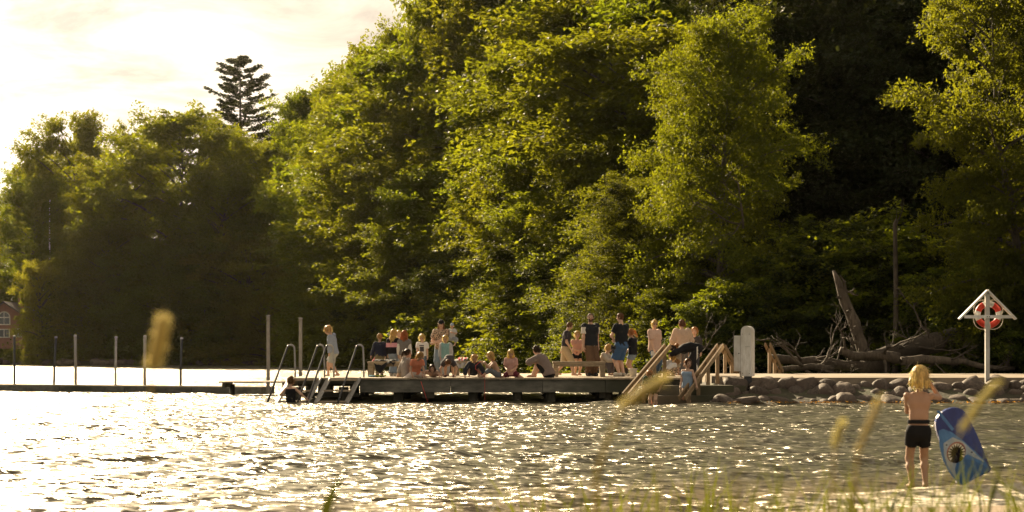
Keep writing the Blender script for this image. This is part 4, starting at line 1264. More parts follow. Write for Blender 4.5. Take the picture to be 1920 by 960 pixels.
class Fld:
    """distance field sampled on a grid; shapes are blended in one by one"""
    def __init__(self, lo, hi, vox):
        self.vox = vox
        self.org = np.array(lo, float) - 3 * vox
        n = np.ceil((np.array(hi, float) + 3 * vox - self.org) / vox).astype(int) + 1
        self.ax = [(self.org[i] + np.arange(n[i]) * vox).astype(np.float32) for i in range(3)]
        self.F = np.full(n, 0.5, np.float32)
    def block(self, lo, hi):
        s, P = [], []
        for i in range(3):
            a = int(np.clip(np.floor((lo[i] - self.org[i]) / self.vox), 0, len(self.ax[i]) - 1))
            b = int(np.clip(np.ceil((hi[i] - self.org[i]) / self.vox) + 1, a + 1, len(self.ax[i])))
            s.append(slice(a, b)); P.append(self.ax[i][a:b])
        return tuple(s), (P[0][:, None, None], P[1][None, :, None], P[2][None, None, :])
    def blend(self, sl, d, k):
        f = self.F[sl]
        if k <= 0:
            self.F[sl] = np.minimum(f, d)
        else:
            h = np.clip(0.5 + 0.5 * (f - d) / k, 0, 1)
            self.F[sl] = f * (1 - h) + d * h - k * h * (1 - h)
    def cone(self, a, b, r1, r2, k=0.02, cut_end=False, pre=None):
        a, b = np.array(a, float), np.array(b, float)
        m_ = max(r1, r2) + 2.5 * k + 2 * self.vox
        sl, (X, Y_, Z) = self.block(np.minimum(a, b) - m_, np.maximum(a, b) + m_)
        ab = b - a; L2 = float(ab @ ab) + 1e-9
        t0 = ((X - a[0]) * ab[0] + (Y_ - a[1]) * ab[1] + (Z - a[2]) * ab[2]) / L2
        t = np.clip(t0, 0, 1)
        d = np.sqrt((X - a[0] - t * ab[0]) ** 2 + (Y_ - a[1] - t * ab[1]) ** 2 + (Z - a[2] - t * ab[2]) ** 2) - (r1 + (r2 - r1) * t)
        if cut_end:
            d = np.maximum(d, (t0 - 1) * math.sqrt(L2))
        self.blend(sl, d, k)
    def ell(self, c, R, rad, k=0.02, sub=False):
        c = np.array(c, float); rad = np.array(rad, float)
        m_ = rad.max() + 2.5 * k + 2 * self.vox
        sl, (X, Y_, Z) = self.block(c - m_, c + m_)
        q = [R[0][i] * (X - c[0]) + R[1][i] * (Y_ - c[1]) + R[2][i] * (Z - c[2]) for i in range(3)]   # columns of R are the axes
        k0 = np.sqrt(sum((q[i] / rad[i]) ** 2 for i in range(3)))
        k1 = np.sqrt(sum((q[i] / rad[i] ** 2) ** 2 for i in range(3))) + 1e-6
        d = k0 * (k0 - 1) / k1
        if sub:
            f = self.F[sl]
            h = np.clip(0.5 - 0.5 * (f + d) / max(k, 1e-5), 0, 1)
            self.F[sl] = f * (1 - h) + (-d) * h + k * h * (1 - h)
        else:
            self.blend(sl, d, k)
    def grid(self):
        return self.ax[0][:, None, None], self.ax[1][None, :, None], self.ax[2][None, None, :]
    def half(self, p, nrm):
        """keep what lies against nrm from p"""
        X, Y_, Z = self.grid()
        self.F = np.maximum(self.F, (X - p[0]) * nrm[0] + (Y_ - p[1]) * nrm[1] + (Z - p[2]) * nrm[2])
    def wrinkle(self, amp, seed, f=38.0):
        r = np.random.RandomState(seed)
        X, Y_, Z = self.grid()
        for q in range(3):
            d = r.normal(size=3); d /= np.linalg.norm(d)
            self.F = self.F + np.float32(amp / 3) * np.sin(f * r.uniform(.6, 1.5) * (d[0] * X + d[1] * Y_ + d[2] * Z) + r.uniform(0, 6) + 1.6 * np.sin(11 * (d[1] * X + d[2] * Y_ - d[0] * Z)))
    def mesh(self):
        return surface_nets(self.F, self.org, self.vox)

def rotx(a):
    c, s = math.cos(a), math.sin(a); return np.array([[1, 0, 0], [0, c, -s], [0, s, c]])
def roty(a):
    c, s = math.cos(a), math.sin(a); return np.array([[c, 0, s], [0, 1, 0], [-s, 0, c]])
def rotz(a):
    c, s = math.cos(a), math.sin(a); return np.array([[c, -s, 0], [s, c, 0], [0, 0, 1]])

def ik(a, t, l1, l2, pole):
    a, t, pole = np.array(a, float), np.array(t, float), np.array(pole, float)
    d = t - a; L = np.linalg.norm(d)
    Lc = min(max(L, abs(l1 - l2) + 0.01 * l1), (l1 + l2) * 0.999)
    d = d / max(L, 1e-6); t = a + d * Lc
    x = (l1 * l1 - l2 * l2 + Lc * Lc) / (2 * Lc)
    h = math.sqrt(max(l1 * l1 - x * x, 0))
    p = pole - d * (pole @ d); p = p / max(np.linalg.norm(p), 1e-6)
    return a + d * x + p * h, t

SKIN = {}
def skin(tone):
    c = {'fair': (0.52, 0.33, 0.235), 'tan': (0.42, 0.25, 0.165), 'pale': (0.58, 0.39, 0.29)}[tone]
    if tone not in SKIN:
        m_ = noise_mat('skin_' + tone, tuple(v * 0.93 for v in c), c, scale=9, rough=0.55, bump=0.05, detail=3, spec=0.35, dist=0.004)
        bs = m_.node_tree.nodes['Principled BSDF']
        bs.inputs['Subsurface Weight'].default_value = 0.0
        SKIN[tone] = m_
    return SKIN[tone]
HAIR = {}
def hair_mat(c):
    k = tuple(round(v, 3) for v in c)
    if k not in HAIR:
        HAIR[k] = leaf_mat('hair_%d' % len(HAIR), c, tuple(min(0.9, v * 2.2) for v in c), 0.4, 0.4, 0.2, True)
    return HAIR[k]
BLOND, DBLOND, BROWN, DARK, RED, GINGER, GREY = (0.50, 0.33, 0.13), (0.33, 0.20, 0.085), (0.14, 0.072, 0.032), (0.045, 0.026, 0.016), (0.30, 0.115, 0.04), (0.36, 0.16, 0.06), (0.24, 0.19, 0.15)
M['eye'] = plain('eye_dark', (0.03, 0.025, 0.02), 0.2)
M['lip'] = plain('lip', (0.40, 0.16, 0.12), 0.5)
M['glasses'] = plain('sunglasses', (0.012, 0.012, 0.014), 0.15)

def person(label, px, Y, h, yaw, z0=None, child=True, pz=None, off=(0, 0), lean=0, curve=0, roll=0, head=(0, 0), lh=None, rh=None, lf=None, rf=None,
           lep=(-.6, -1, -.3), rep=(.6, -1, -.3), lkp=(-.1, 1, .1), rkp=(.1, 1, .1), ltoe=None, rtoe=None, top=None, bottom=None, shoes=None, hair=None, cap=None, tone='fair',
           build=1.0, vox=0.0139, glasses=False, beard=None, legs=True, group=None, vest=None, skirt=None, fist=(0.6, 0.6)):
    """yaw: 0 faces away over the water, 90 faces left, 180 faces the camera. Targets in body heights, local: x right, y forward, z up."""
    z0 = DECK if z0 is None else z0
    o = empty('person', at(px, Y, z0), math.radians(yaw))
    seed = int(px * 7 + Y * 13)
    C = dict(hip=.475, tor=.30, neck=.055, hh=.083, hw=.060, sh=.098, hp=.046, ua=.165, fa=.140, th=.235, sk=.225, foot=.10) if child else \
        dict(hip=.505, tor=.305, neck=.055, hh=.068, hw=.046, sh=.108, hp=.050, ua=.172, fa=.148, th=.245, sk=.240, foot=.108)
    C = {k: v * h for k, v in C.items()}
    g = (0.92 if child else 1.0) * build
    S = lambda v: v * h * g
    p0 = np.array([off[0] * h, off[1] * h, C['hip'] if pz is None else pz * h])
    Rl = roty(math.radians(roll)) @ rotx(-math.radians(lean))
    Ru = roty(math.radians(roll)) @ rotx(-math.radians(lean + curve))
    upL, upU = Rl @ [0, 0, 1.], Ru @ [0, 0, 1.]
    rt = Ru @ [1., 0, 0]
    waist = p0 + upL * C['tor'] * 0.42
    chest = waist + upU * C['tor'] * 0.36
    nb = waist + upU * C['tor'] * 0.62          # base of the neck
    hyaw, hpit = head
    Rh = rotz(math.radians(hyaw)) @ roty(math.radians(roll) * .5) @ rotx(-math.radians((lean + curve) * 0.45 + hpit))
    ntop = nb + (upU * 0.6 + Rh @ [0, 0.10, .4]) * C['neck'] * 1.15
    hc = ntop + Rh @ np.array([0, C['hw'] * 0.22, C['hh'] * 0.78])
    sh = {s: nb - upU * 0.028 * h + rt * s * C['sh'] for s in (-1, 1)}
    hp = {s: p0 + (Rl @ [s * C['hp'], 0, -0.012 * h]) for s in (-1, 1)}
    J = {}
    for s, ht, pole in ((-1, lh, lep), (1, rh, rep)):
        tgt = np.array(ht) * h if ht is not None else sh[s] + np.array([s * 0.035 * h, 0.025 * h, -(C['ua'] + C['fa']) * 0.985])
        el, wr_ = ik(sh[s], tgt, C['ua'], C['fa'], pole)
        J['el', s], J['wr', s] = el, wr_
    for s, ft, pole, toe in ((-1, lf, lkp, ltoe), (1, rf, rkp, rtoe)):
        tgt = np.array(ft if ft is not None else (s * 0.048, 0, 0.042)) * h
        kn, an = ik(hp[s], tgt, C['th'], C['sk'], pole)
        J['kn', s], J['an', s] = kn, an
        td = np.array(toe if toe is not None else (s * 0.25, 1, -0.22), float); td /= np.linalg.norm(td)
        J['toe', s] = an + td * C['foot'] * 0.80
        J['heel', s] = an - td * C['foot'] * 0.16 + np.array([0, 0, -0.014 * h])
    allp = [p0, waist, chest, nb, hc] + list(J.values())
    A = np.array(allp)
    lo, hi = A.min(0) - 0.13 * h, A.max(0) + 0.13 * h
    lo[2] = max(lo[2], -0.9)

    def torso(f, t=0.0, lo_=0.0, hi_=1.0, k=0.03):
        k *= h
        for s in (-1, 1):
            a = p0 + Rl @ [s * S(.038), -S(.004), -S(.02)]
            b = waist + Rl @ [s * S(.030), 0, 0]
            c = chest + Ru @ [s * S(.044), S(.004), 0]
            d = nb + Ru @ [s * S(.052), -S(.004), -S(.036)]
            f.cone(a, b, S(.064) + t, S(.054) + t, k); f.cone(b, c, S(.054) + t, S(.060) + t, k); f.cone(c, d, S(.060) + t, S(.042) + t, k)
    def arm(f, s, t=0.0, up=1.0, fo=1.0, k=0.02, cut=False):
        k *= h
        e = sh[s] + (J['el', s] - sh[s]) * up
        f.cone(sh[s], e, S(.033) + t, S(.033 - .008 * up) + t, k, cut and up < 1)
        if up >= 1 and fo > 0:
            w_ = J['el', s] + (J['wr', s] - J['el', s]) * fo
            f.cone(J['el', s], w_, S(.0255) + t, S(.0255 - .009 * fo) + t, k, cut)
    def leg(f, s, t=0.0, up=1.0, lo_=1.0, k=0.02, cut=False, flare=0.0):
        k *= h
        e = hp[s] + (J['kn', s] - hp[s]) * up
        f.cone(hp[s], e, S(.056) + t, S(.056 - .018 * up) + t + flare * up, k, cut and up < 1)
        if up >= 1 and lo_ > 0:
            mid = J['kn', s] + (J['an', s] - J['kn', s]) * 0.32
            w_ = J['kn', s] + (J['an', s] - J['kn', s]) * lo_
            bk = np.array([0, -1., 0]) * S(.006)
            if flare or cut:
                f.cone(J['kn', s], w_, S(.038) + t + flare, S(.030) + t + flare, k, cut)
            else:
                f.cone(J['kn', s], mid + bk, S(.036) + t, S(.037) + t, k); f.cone(mid + bk, w_, S(.037) + t, S(.022) + t, k)
    def foot(f, s, t=0.0, k=0.012):
        k *= h
        an, to, he = J['an', s], J['toe', s], J['heel', s]
        f.cone(an, he, S(.024) + t, S(.021) + t, k); f.cone(an, to, S(.023) + t, S(.014) + t, k)
        f.cone(he, to + np.array([0, 0, -.002 * h]), S(.020) + t, S(.015) + t, k)

    # --- body
    f = Fld(lo, hi, vox)
    torso(f)
    f.cone(nb - upU * .02 * h, ntop, S(.036), S(.030), .015 * h)
    for s in (-1, 1):
        arm(f, s)
        if legs:
            leg(f, s); foot(f, s)
        # hand: palm, four fingers and a thumb
        wr_, el = J['wr', s], J['el', s]
        d = (wr_ - el) / np.linalg.norm(wr_ - el)
        sd = np.cross(d, [s * 1.0, 0.15, 0.1]); sd /= np.linalg.norm(sd)      # across the knuckles
        if sd[1] < 0:
            sd = -sd
        pn = np.cross(d, sd); pn = pn if pn[0] * s < 0 else -pn               # palm faces the body
        hl = 0.105 * h * (0.95 if child else 1)
        kn_ = wr_ + d * hl * .48
        fr = max(S(.0062), vox * .72)
        f.cone(wr_, kn_ + sd * hl * .13, S(.0165), S(.0135), .008 * h); f.cone(wr_, kn_ - sd * hl * .13, S(.0165), S(.0135), .008 * h)
        cu = fist[0 if s < 0 else 1]
        for i, (o_, ln) in enumerate(((.24, .40), (.08, .46), (-.08, .43), (-.24, .33))):
            b0 = kn_ + sd * hl * o_ * .8
            sp_ = d + sd * o_ * .6
            d1 = sp_ * math.cos(cu * .8) + pn * math.sin(cu * .8); d2 = sp_ * math.cos(cu * 1.9) + pn * math.sin(cu * 1.9)
            m1 = b0 + d1 * hl * ln * .55; m2 = m1 + d2 * hl * ln * .5
            f.cone(b0, m1, fr * 1.05, fr, .002 * h); f.cone(m1, m2, fr, fr * .85, .002 * h)
        tb0 = wr_ + d * hl * .18 + sd * hl * .16
        t1 = tb0 + (sd * .8 + d * .6 + pn * .3) * hl * .22; t2 = t1 + (d * .9 + sd * .2 + pn * .35) * hl * .2
        f.cone(tb0, t1, fr * 1.35, fr * 1.1, .006 * h); f.cone(t1, t2, fr * 1.1, fr * .9, .003 * h)
    hh, hw = C['hh'], C['hw']
    f.ell(hc + Rh @ [0, -hw * .16, hh * .18], Rh, (hw * .98, hw * 1.16, hh * .80), .01 * h)
    f.ell(hc + Rh @ [0, hw * .28, -hh * .36], Rh, (hw * .74, hw * .78, hh * .60), .02 * h)
    for s in (-1, 1):
        f.ell(hc + Rh @ [s * hw * .40, hw * 1.10, hh * .02], Rh, (hw * .20, hw * .14, hh * .10), .006 * h, sub=True)
        f.ell(hc + Rh @ [s * hw * 1.00, -hw * .05, -hh * .08], Rh, (hw * .12, hw * .22, hh * .22), .004 * h)
    f.cone(hc + Rh @ [0, hw * .98, hh * .08], hc + Rh @ [0, hw * 1.16, -hh * .20], hw * .09, hw * .15, .006 * h)
    V, Q = f.mesh()
    loc = (V[Q].mean(1) - hc) @ Rh
    mi = np.zeros(len(Q), np.int32)
    mi[(np.abs(loc[:, 0]) < hw * .30) & (loc[:, 1] > hw * .75) & (np.abs(loc[:, 2] + hh * .48) < hh * .085)] = 1
    mts = [skin(tone), M['lip']]
    if beard:
        mts.append(hair_mat(beard)); bm_ = (loc[:, 2] < -hh * .25) & (loc[:, 2] > -hh * 1.05) & (loc[:, 1] > -hw * .1) & (mi == 0) & (np.abs(loc[:, 0]) < hw * 1.1) & ~((np.abs(loc[:, 2] + hh * .2) < hh * .12) & (np.abs(loc[:, 0]) < hw * .3))
        mi[bm_] = 2
    link('body', np_mesh('body', V, [Q], mi, True, mts), o)
    k = MB()
    if glasses:
        for s in (-1, 1):
            k.box(hc + Rh @ [s * hw * .42, hw * 1.02, hh * .06], (hw * .62, hw * .14, hh * .24), Matrix(Rh.tolist()))
            k.box(hc + Rh @ [s * hw * .95, hw * .45, hh * .10], (hw * .08, hw * 1.1, hh * .06), Matrix(Rh.tolist()))
        k.box(hc + Rh @ [0, hw * 1.06, hh * .10], (hw * .3, hw * .08, hh * .06), Matrix(Rh.tolist()))
        k.build('sunglasses', M['glasses'], o)
    else:
        for s in (-1, 1):
            e = MB(); c = hc + Rh @ [s * hw * .40, hw * .90, hh * .03]
            e.lathe([(0.001, -.1 * hh), (.085 * hh, -.06 * hh), (.11 * hh, 0), (.085 * hh, .06 * hh), (.001, .1 * hh)], 8, tuple(c)); e.build('eye', M['eye'], o, True)

    # --- clothes
    def cloth(name, f, mats, pick=None, wr=0.004, fq=38.0):
        f.wrinkle(wr, seed + len(name), fq)
        V, Q = f.mesh()
        if not len(Q):
            return
        mi = None
        if pick:
            c = V[Q].mean(1) / h
            mi = pick(c, nb / h, p0 / h).astype(np.int32)
        link(name, np_mesh(name, V, [Q], mi, True, [fabric(m_) if isinstance(m_, tuple) else m_ for m_ in mats]), o)
    cv = 0.0162 if vox > .01 else 0.0105
    t0 = cv * 0.55 + 0.004
    if bottom:
        f = Fld(lo, hi, cv)
        t = t0 + bottom.get('loose', 0.006) + 0.004
        torso(f, t)
        f.half(p0 + upL * bottom.get('rise', .05) * h, upL)
        kn_ = bottom.get('len', 0.6)
        for s in (-1, 1):
            if kn_ <= 1:
                leg(f, s, t, up=kn_, lo_=0, k=.012, cut=True, flare=bottom.get('flare', 0.012))
            else:
                leg(f, s, t, up=1, lo_=kn_ - 1, k=.012, cut=True, flare=bottom.get('flare', 0.006))
        cloth(bottom.get('name', 'shorts' if kn_ <= 1.1 else 'trousers'), f, bottom['c'] if isinstance(bottom['c'], list) else [bottom['c']], bottom.get('pick'))
    def upper(spec, name, t):
        f = Fld(lo, hi, cv)
        torso(f, t)
        hem = spec.get('hem', .02)
        f.half(p0 - upL * hem * h, -upL)
        nk = nb + upU * spec.get('neck', .012) * h
        f.half(nk, upU)
        sl = spec.get('sleeve', 0.6)
        for s in (-1, 1):
            if sl > 0:
                arm(f, s, t + spec.get('sl_loose', 0.004), up=min(sl, 1), fo=max(0, sl - 1), k=.014, cut=True)
        if spec.get('hood'):
            f.ell(nb - Ru @ [0, S(.062), -S(.012)], Ru, (S(.062), S(.040), S(.045)), .012 * h)
        if sl <= 0 and spec.get('straps', True):
            pass
        cloth(name, f, spec['c'] if isinstance(spec['c'], list) else [spec['c']], spec.get('pick'), spec.get('wr', 0.005))
    if top:
        upper(top, top.get('name', 'shirt'), t0 + top.get('loose', 0.008) + (0.004 if bottom and top.get('over', True) else 0))
    if vest:
        upper(vest, 'vest', t0 + vest.get('loose', .03))
    if skirt:
        f = Fld(lo, hi, cv)
        a = (chest if skirt.get('from', 'chest') == 'chest' else waist)
        zt = skirt['to'] * h
        e = np.array([p0[0], p0[1], zt])
        f.cone(a, e, S(.085) + t0, S(skirt.get('r', .105)) + t0, .01 * h)
        for s in (-1, 1):
            f.cone(chest + rt * s * S(.05), p0 + rt * s * S(.05), S(.062) + t0, S(.075) + t0, .03 * h)
        f.half(e, np.array([0, 0, -1.])); f.half(nb - upU * skirt.get('drop', .02) * h, upU)
        cloth(skirt.get('name', 'dress'), f, [skirt['c']], None, 0.008, 24)
    if shoes:
        for s in (-1, 1):
            f = Fld(np.minimum(J['heel', s], J['toe', s]) - .06, np.maximum(J['an', s], J['toe', s]) + .06, 0.012)
            foot(f, s, t0 + 0.004); f.half(J['an', s] + np.array([0, 0, .012 * h]), np.array([0, 0, 1.]))
            V, Q = f.mesh()
            link('shoe', np_mesh('shoe', V, [Q], None, True, [fabric(shoes)]), o)

    # --- hair
    if hair:
        kind, hcol = hair[0], hair[1]
        ln = hair[2] if len(hair) > 2 else 0.0
        m_ = hw * 2.2 + ln * h
        f = Fld(hc - [hw * 2.4, hw * 2.6, hh * 1.6 + ln * h * 1.4], hc + [hw * 2.4, hw * 2.4, hh * 1.9], 0.0118 if vox > .01 else 0.007)
        th_ = {'bald': .02, 'short': .10, 'messy': .24, 'long': .16, 'pony': .12, 'bun': .13, 'bob': .26, 'curl': .2}[kind]
        f.ell(hc + Rh @ [0, -hw * .20, hh * .20], Rh, (hw * (1.02 + th_), hw * (1.16 + th_), hh * (.86 + th_ * .8)), .01)
        # the face and the neck stay free
        f.ell(hc + Rh @ [0, hw * 1.28, -hh * .28], Rh, (hw * 1.12, hw * (.98 if kind != 'messy' else .86), hh * .86), .01, sub=True)
        f.ell(hc + Rh @ [0, hw * .35, -hh * 1.25], Rh, (hw * 1.5, hw * 1.6, hh * (.70 if kind in ('long', 'bob') else .82)), .01, sub=True)
        dn = Rh @ [0, -.35, -1.] * .5 + np.array([0, 0, -.6]); dn = dn / np.linalg.norm(dn)
        bk = hc + Rh @ [0, -hw * .55, -hh * .15]
        if kind in ('long', 'bob'):
            L = ln * h if kind == 'long' else hh * .75
            for s in (-1, -.33, .33, 1):
                a = hc + Rh @ [s * hw * .72, -hw * (.75 - .4 * abs(s)), hh * .1]
                b = a + dn * (L + hh * .6) + Rh @ [s * hw * .25, -hw * .28, 0]
                f.cone(a, a * .45 + b * .55 + Rh @ [s * hw * .12, -hw * .12, 0], hw * .42, hw * .42, .02); f.cone(a * .45 + b * .55 + Rh @ [s * hw * .12, -hw * .12, 0], b, hw * .42, hw * .16, .015)
        if kind == 'pony':
            a = hc + Rh @ [0, -hw * 1.15, hh * .35]; b = a + Rh @ [0, -hw * .55, -hh * .1]; c = b + dn * (ln * h) + Rh @ [0, -hw * .35, 0]
            f.cone(a, b, hw * .26, hw * .34, .012); f.cone(b, (b + c) / 2, hw * .34, hw * .36, .012); f.cone((b + c) / 2, c, hw * .36, hw * .10, .012)
        if kind == 'bun':
            f.ell(hc + Rh @ [0, -hw * 1.15, hh * .62], Rh, (hw * .45, hw * .42, hh * .34), .012)
        f.wrinkle(0.012 if kind in ('messy', 'curl', 'bob') else 0.006, seed + 3, 90 if kind != 'curl' else 130)
        V, Q = f.mesh()
        # flyaway strands that catch the light
        if kind != 'bald' and len(Q):
            r = np.random.RandomState(seed)
            ns = {'short': 130, 'messy': 420}.get(kind, 300)
            qi = r.randint(0, len(Q), ns)
            qc = V[Q[qi]].mean(1)
            nn_ = np.cross(V[Q[qi, 1]] - V[Q[qi, 0]], V[Q[qi, 2]] - V[Q[qi, 0]]); nn_ = unit(nn_)
            L = r.uniform(.5, 1.5, (ns, 1)) * (.03 if kind == 'short' else .06)
            dr = unit(nn_ * r.uniform(.05, .55, (ns, 1)) + np.array([.12, 0, -.8]) + r.normal(0, .25, (ns, 3)))
            sd = unit(np.cross(dr, r.normal(size=(ns, 3)))) * .0028
            b0 = len(V)
            SV = np.stack([qc - nn_ * .006 - sd, qc - nn_ * .006 + sd, qc + dr * L], 1).reshape(-1, 3)
            V = np.concatenate([V, SV])
            link('hair', np_mesh('hair', V, [Q, b0 + np.arange(ns * 3).reshape(ns, 3)], None, True, [hair_mat(hcol)]), o)
        elif len(Q):
            link('hair', np_mesh('hair', V, [Q], None, True, [hair_mat(hcol)]), o)
    if cap:
        f = Fld(hc - hw * 2.8, hc + hw * 2.8, 0.011)
        f.ell(hc + Rh @ [0, -hw * .16, hh * .24], Rh, (hw * 1.22, hw * 1.36, hh * 1.0), .008)
        f.half(hc + Rh @ [0, 0, hh * .30], Rh @ [0, 0, -1.])
        f.cone(hc + Rh @ [-hw * .45, hw * 1.1, hh * .36], hc + Rh @ [-hw * .3, hw * 1.75, hh * .26], hw * .16, hw * .09, .01)
        f.cone(hc + Rh @ [hw * .45, hw * 1.1, hh * .36], hc + Rh @ [hw * .3, hw * 1.75, hh * .26], hw * .16, hw * .09, .01)
        f.cone(hc + Rh @ [0, hw * 1.1, hh * .40], hc + Rh @ [0, hw * 1.85, hh * .28], hw * .22, hw * .12, .012)
        V, Q = f.mesh()
        link('cap', np_mesh('cap', V, [Q], None, True, [fabric(cap)]), o)
    tag(o, label, 'person', group)
    Mx = Matrix.Translation(o.location) @ Matrix.Rotation(math.radians(yaw), 4, 'Z')
    W = lambda p: Mx @ Vector(np.array(p, float).tolist())
    return dict(o=o, W=W, J=J, hc=hc, nb=nb, p0=p0, wr={s: W(J['wr', s] + (J['wr', s] - J['el', s]) / np.linalg.norm(J['wr', s] - J['el', s]) * .06 * h) for s in (-1, 1)})

# ------------------------------------------------------------------ the people on and around the jetty
NAVY, BLACK, WHITE_, CREAM, DENIM, LDENIM, KHAKI = (0.018, 0.022, 0.042), (0.012, 0.012, 0.014), (0.62, 0.60, 0.56), (0.50, 0.43, 0.33), (0.075, 0.12, 0.21), (0.22, 0.28, 0.35), (0.40, 0.31, 0.19)
# a leopard print cloth
leo, n_, l_, b_ = new_mat('leopard_print')
tc_ = n_.new('ShaderNodeTexCoord'); vo = n_.new('ShaderNodeTexVoronoi'); vo.inputs['Scale'].default_value = 26
l_.new(tc_.outputs['Object'], vo.inputs['Vector'])
rp = n_.new('ShaderNodeValToRGB'); rp.color_ramp.elements[0].position = .38; rp.color_ramp.elements[0].color = (0.035, 0.022, 0.016, 1); rp.color_ramp.elements[1].position = .5; rp.color_ramp.elements[1].color = (0.42, 0.30, 0.20, 1)
l_.new(vo.outputs['Distance'], rp.inputs[0]); l_.new(rp.outputs[0], b_.inputs['Base Color']); b_.inputs['Roughness'].default_value = .85
A = False  # adult
person('girl in pale blue hooded top and shorts walking along the jetty by the ladders', 626, 44.6, 1.52, 78, child=True, lean=9, head=(0, 28), lf=(-.05, -.10, .05), rf=(.05, .13, .042),
       rh=(.12, .10, .44), lh=(-.10, .05, .44), top=dict(c=(0.36, 0.41, 0.50), sleeve=1.95, hood=True, loose=.018, hem=.05), bottom=dict(c=(0.36, 0.37, 0.33), len=.85, loose=.012, flare=.025), hair=('bun', BLOND), build=.95)
person('swimmer in black swimsuit in the water gripping the ladder rail', 545, 41.6, 1.35, -8, z0=-0.62, head=(12, 5), rh=(.30, .08, .56), lh=(-.14, .06, .62), top=dict(c=BLACK, sleeve=0, loose=.0, hem=.06, neck=-.03, name='swimsuit'),
       bottom=dict(c=BLACK, len=.12, loose=0, flare=0, name='swim_bottom'), hair=('messy', BROWN))
person('boy in navy jumper with his back turned holding a pink bag', 712, 46.4, 1.28, 8, lh=(-.22, .06, .40), top=dict(c=NAVY, sleeve=1.95, hem=.03), bottom=dict(c=(.16, .14, .08), len=1.9), hair=('short', DBLOND), shoes=(.1, .09, .08))
JK = [(0.012, 0.012, 0.014), (0.62, 0.30, 0.36)]
person('girl with long fair hair in a pink and black colour block jacket and jeans', 737, 46.2, 1.40, -25, top=dict(c=JK, sleeve=1.95, loose=.018, hem=.0, pick=lambda c, nb, p0: ((c[:, 2] < nb[2] - .075) & (c[:, 2] > nb[2] - .165))),
       bottom=dict(c=LDENIM, len=1.95, flare=.016), hair=('long', BLOND, .20), head=(-20, 5), shoes=(.5, .47, .42))
person('girl in white top and black shorts half hidden between two long haired girls', 748, 47.2, 1.38, 185, top=dict(c=WHITE_, sleeve=.7), bottom=dict(c=BLACK, len=.5), hair=('bun', BLOND))
person('girl with long auburn hair in grey vest over white sleeves seen from behind', 758, 46.0, 1.36, -6, top=dict(c=WHITE_, sleeve=1.9), vest=dict(c=(.20, .19, .18), sleeve=.35, loose=.022), bottom=dict(c=(.42, .33, .27), len=1.6), hair=('long', RED, .12), shoes=(.3, .28, .25))
person('girl in grey hooded top with dark ponytail sitting on the jetty looking back', 761, 43.55, 1.36, -60, pz=.07, lean=-6, curve=14, head=(-25, 2), lf=(-.10, .34, .03), rf=(.08, .36, .03), lh=(-.16, -.12, .03), rh=(.10, .26, .22), lkp=(-.2, .4, 1), rkp=(.2, .4, 1),
       top=dict(c=(.31, .28, .26), sleeve=1.9, hood=True, hem=.06, loose=.016), bottom=dict(c=KHAKI, len=1.1), hair=('pony', DARK, .12))
person('girl in coral shirt and white trousers kneeling and reaching over the jetty edge', 779, 43.3, 1.34, -160, pz=.10, lean=22, curve=16, head=(20, 24), lf=(-.08, -.16, .03), rf=(.08, -.14, .03), lkp=(-.35, 1, .0), rkp=(.35, 1, .0), ltoe=(0, -1, -.1), rtoe=(0, -1, -.1),
       lh=(-.14, .26, -.04), rh=(.12, .16, .06), top=dict(c=(.62, .22, .13), sleeve=.6), bottom=dict(c=(.52, .46, .42), len=1.7), hair=('long', DBLOND, .02))
pr_ = lambda c, nb, p0: ((c[:, 1] > p0[1]) & (np.abs(c[:, 0]) < .052) & (c[:, 2] < nb[2] - .085) & (c[:, 2] > nb[2] - .20)).astype(int) + ((c[:, 1] > p0[1]) & (np.abs(c[:, 0]) < .055) & (np.abs(c[:, 2] - nb[2] + .062) < .012)).astype(int)
person('fair haired boy in white T-shirt with dark picture print and jeans', 792, 46.6, 1.26, 172, head=(-6, 12), top=dict(c=[WHITE_, (.06, .06, .065)], sleeve=.65, loose=.014, hem=.05, pick=pr_), bottom=dict(c=(.10, .14, .19), len=1.9, flare=.014), hair=('messy', BLOND), rh=(.10, .16, .50), lh=(-.14, .06, .44), shoes=(.3, .3, .3))
person('child with dark hair lying flat and looking down over the jetty edge', 811, 43.35, 1.22, 178, pz=.085, off=(0, -.30), lean=82, curve=2, head=(0, -28), lf=(-.06, -.76, .04), rf=(.06, -.76, .04), ltoe=(0, -1, -.2), rtoe=(0, -1, -.2), lkp=(0, 0, 1), rkp=(0, 0, 1),
       lh=(-.16, .22, -.02), rh=(.22, .08, .02), lep=(-1, 0, .1), rep=(1, 0, .1), top=dict(c=(.30, .20, .15), sleeve=.4), bottom=dict(c=(.34, .24, .18), len=.6), hair=('long', DARK, .02))
person('woman in black cap and leopard print shirt carrying a small child', 827, 46.8, 1.68, 168, child=A, head=(14, 14), lh=(.08, .14, .60), rh=(.03, .12, .60), lep=(-1, -.3, -.6), rep=(1, -.3, -.6), top=dict(c=leo, sleeve=.75, loose=.018, hem=.04), bottom=dict(c=LDENIM, len=1.95), hair=('long', BROWN, .12), cap=BLACK, shoes=(.4, .38, .35))
person('small child in light blue cap carried on the woman in leopard print', 848, 46.75, .86, 150, z0=DECK + .88, pz=.30, off=(0, 0), lf=(-.16, .10, .06), rf=(.14, .14, .06), lkp=(-1, .6, .2), rkp=(1, .6, .2), head=(25, 10), rh=(.20, .12, .55), lh=(-.12, .16, .50), top=dict(c=(.46, .46, .44), sleeve=.8), bottom=dict(c=(.30, .33, .36), len=1.5), hair=('short', BLOND), cap=(.30, .38, .46))
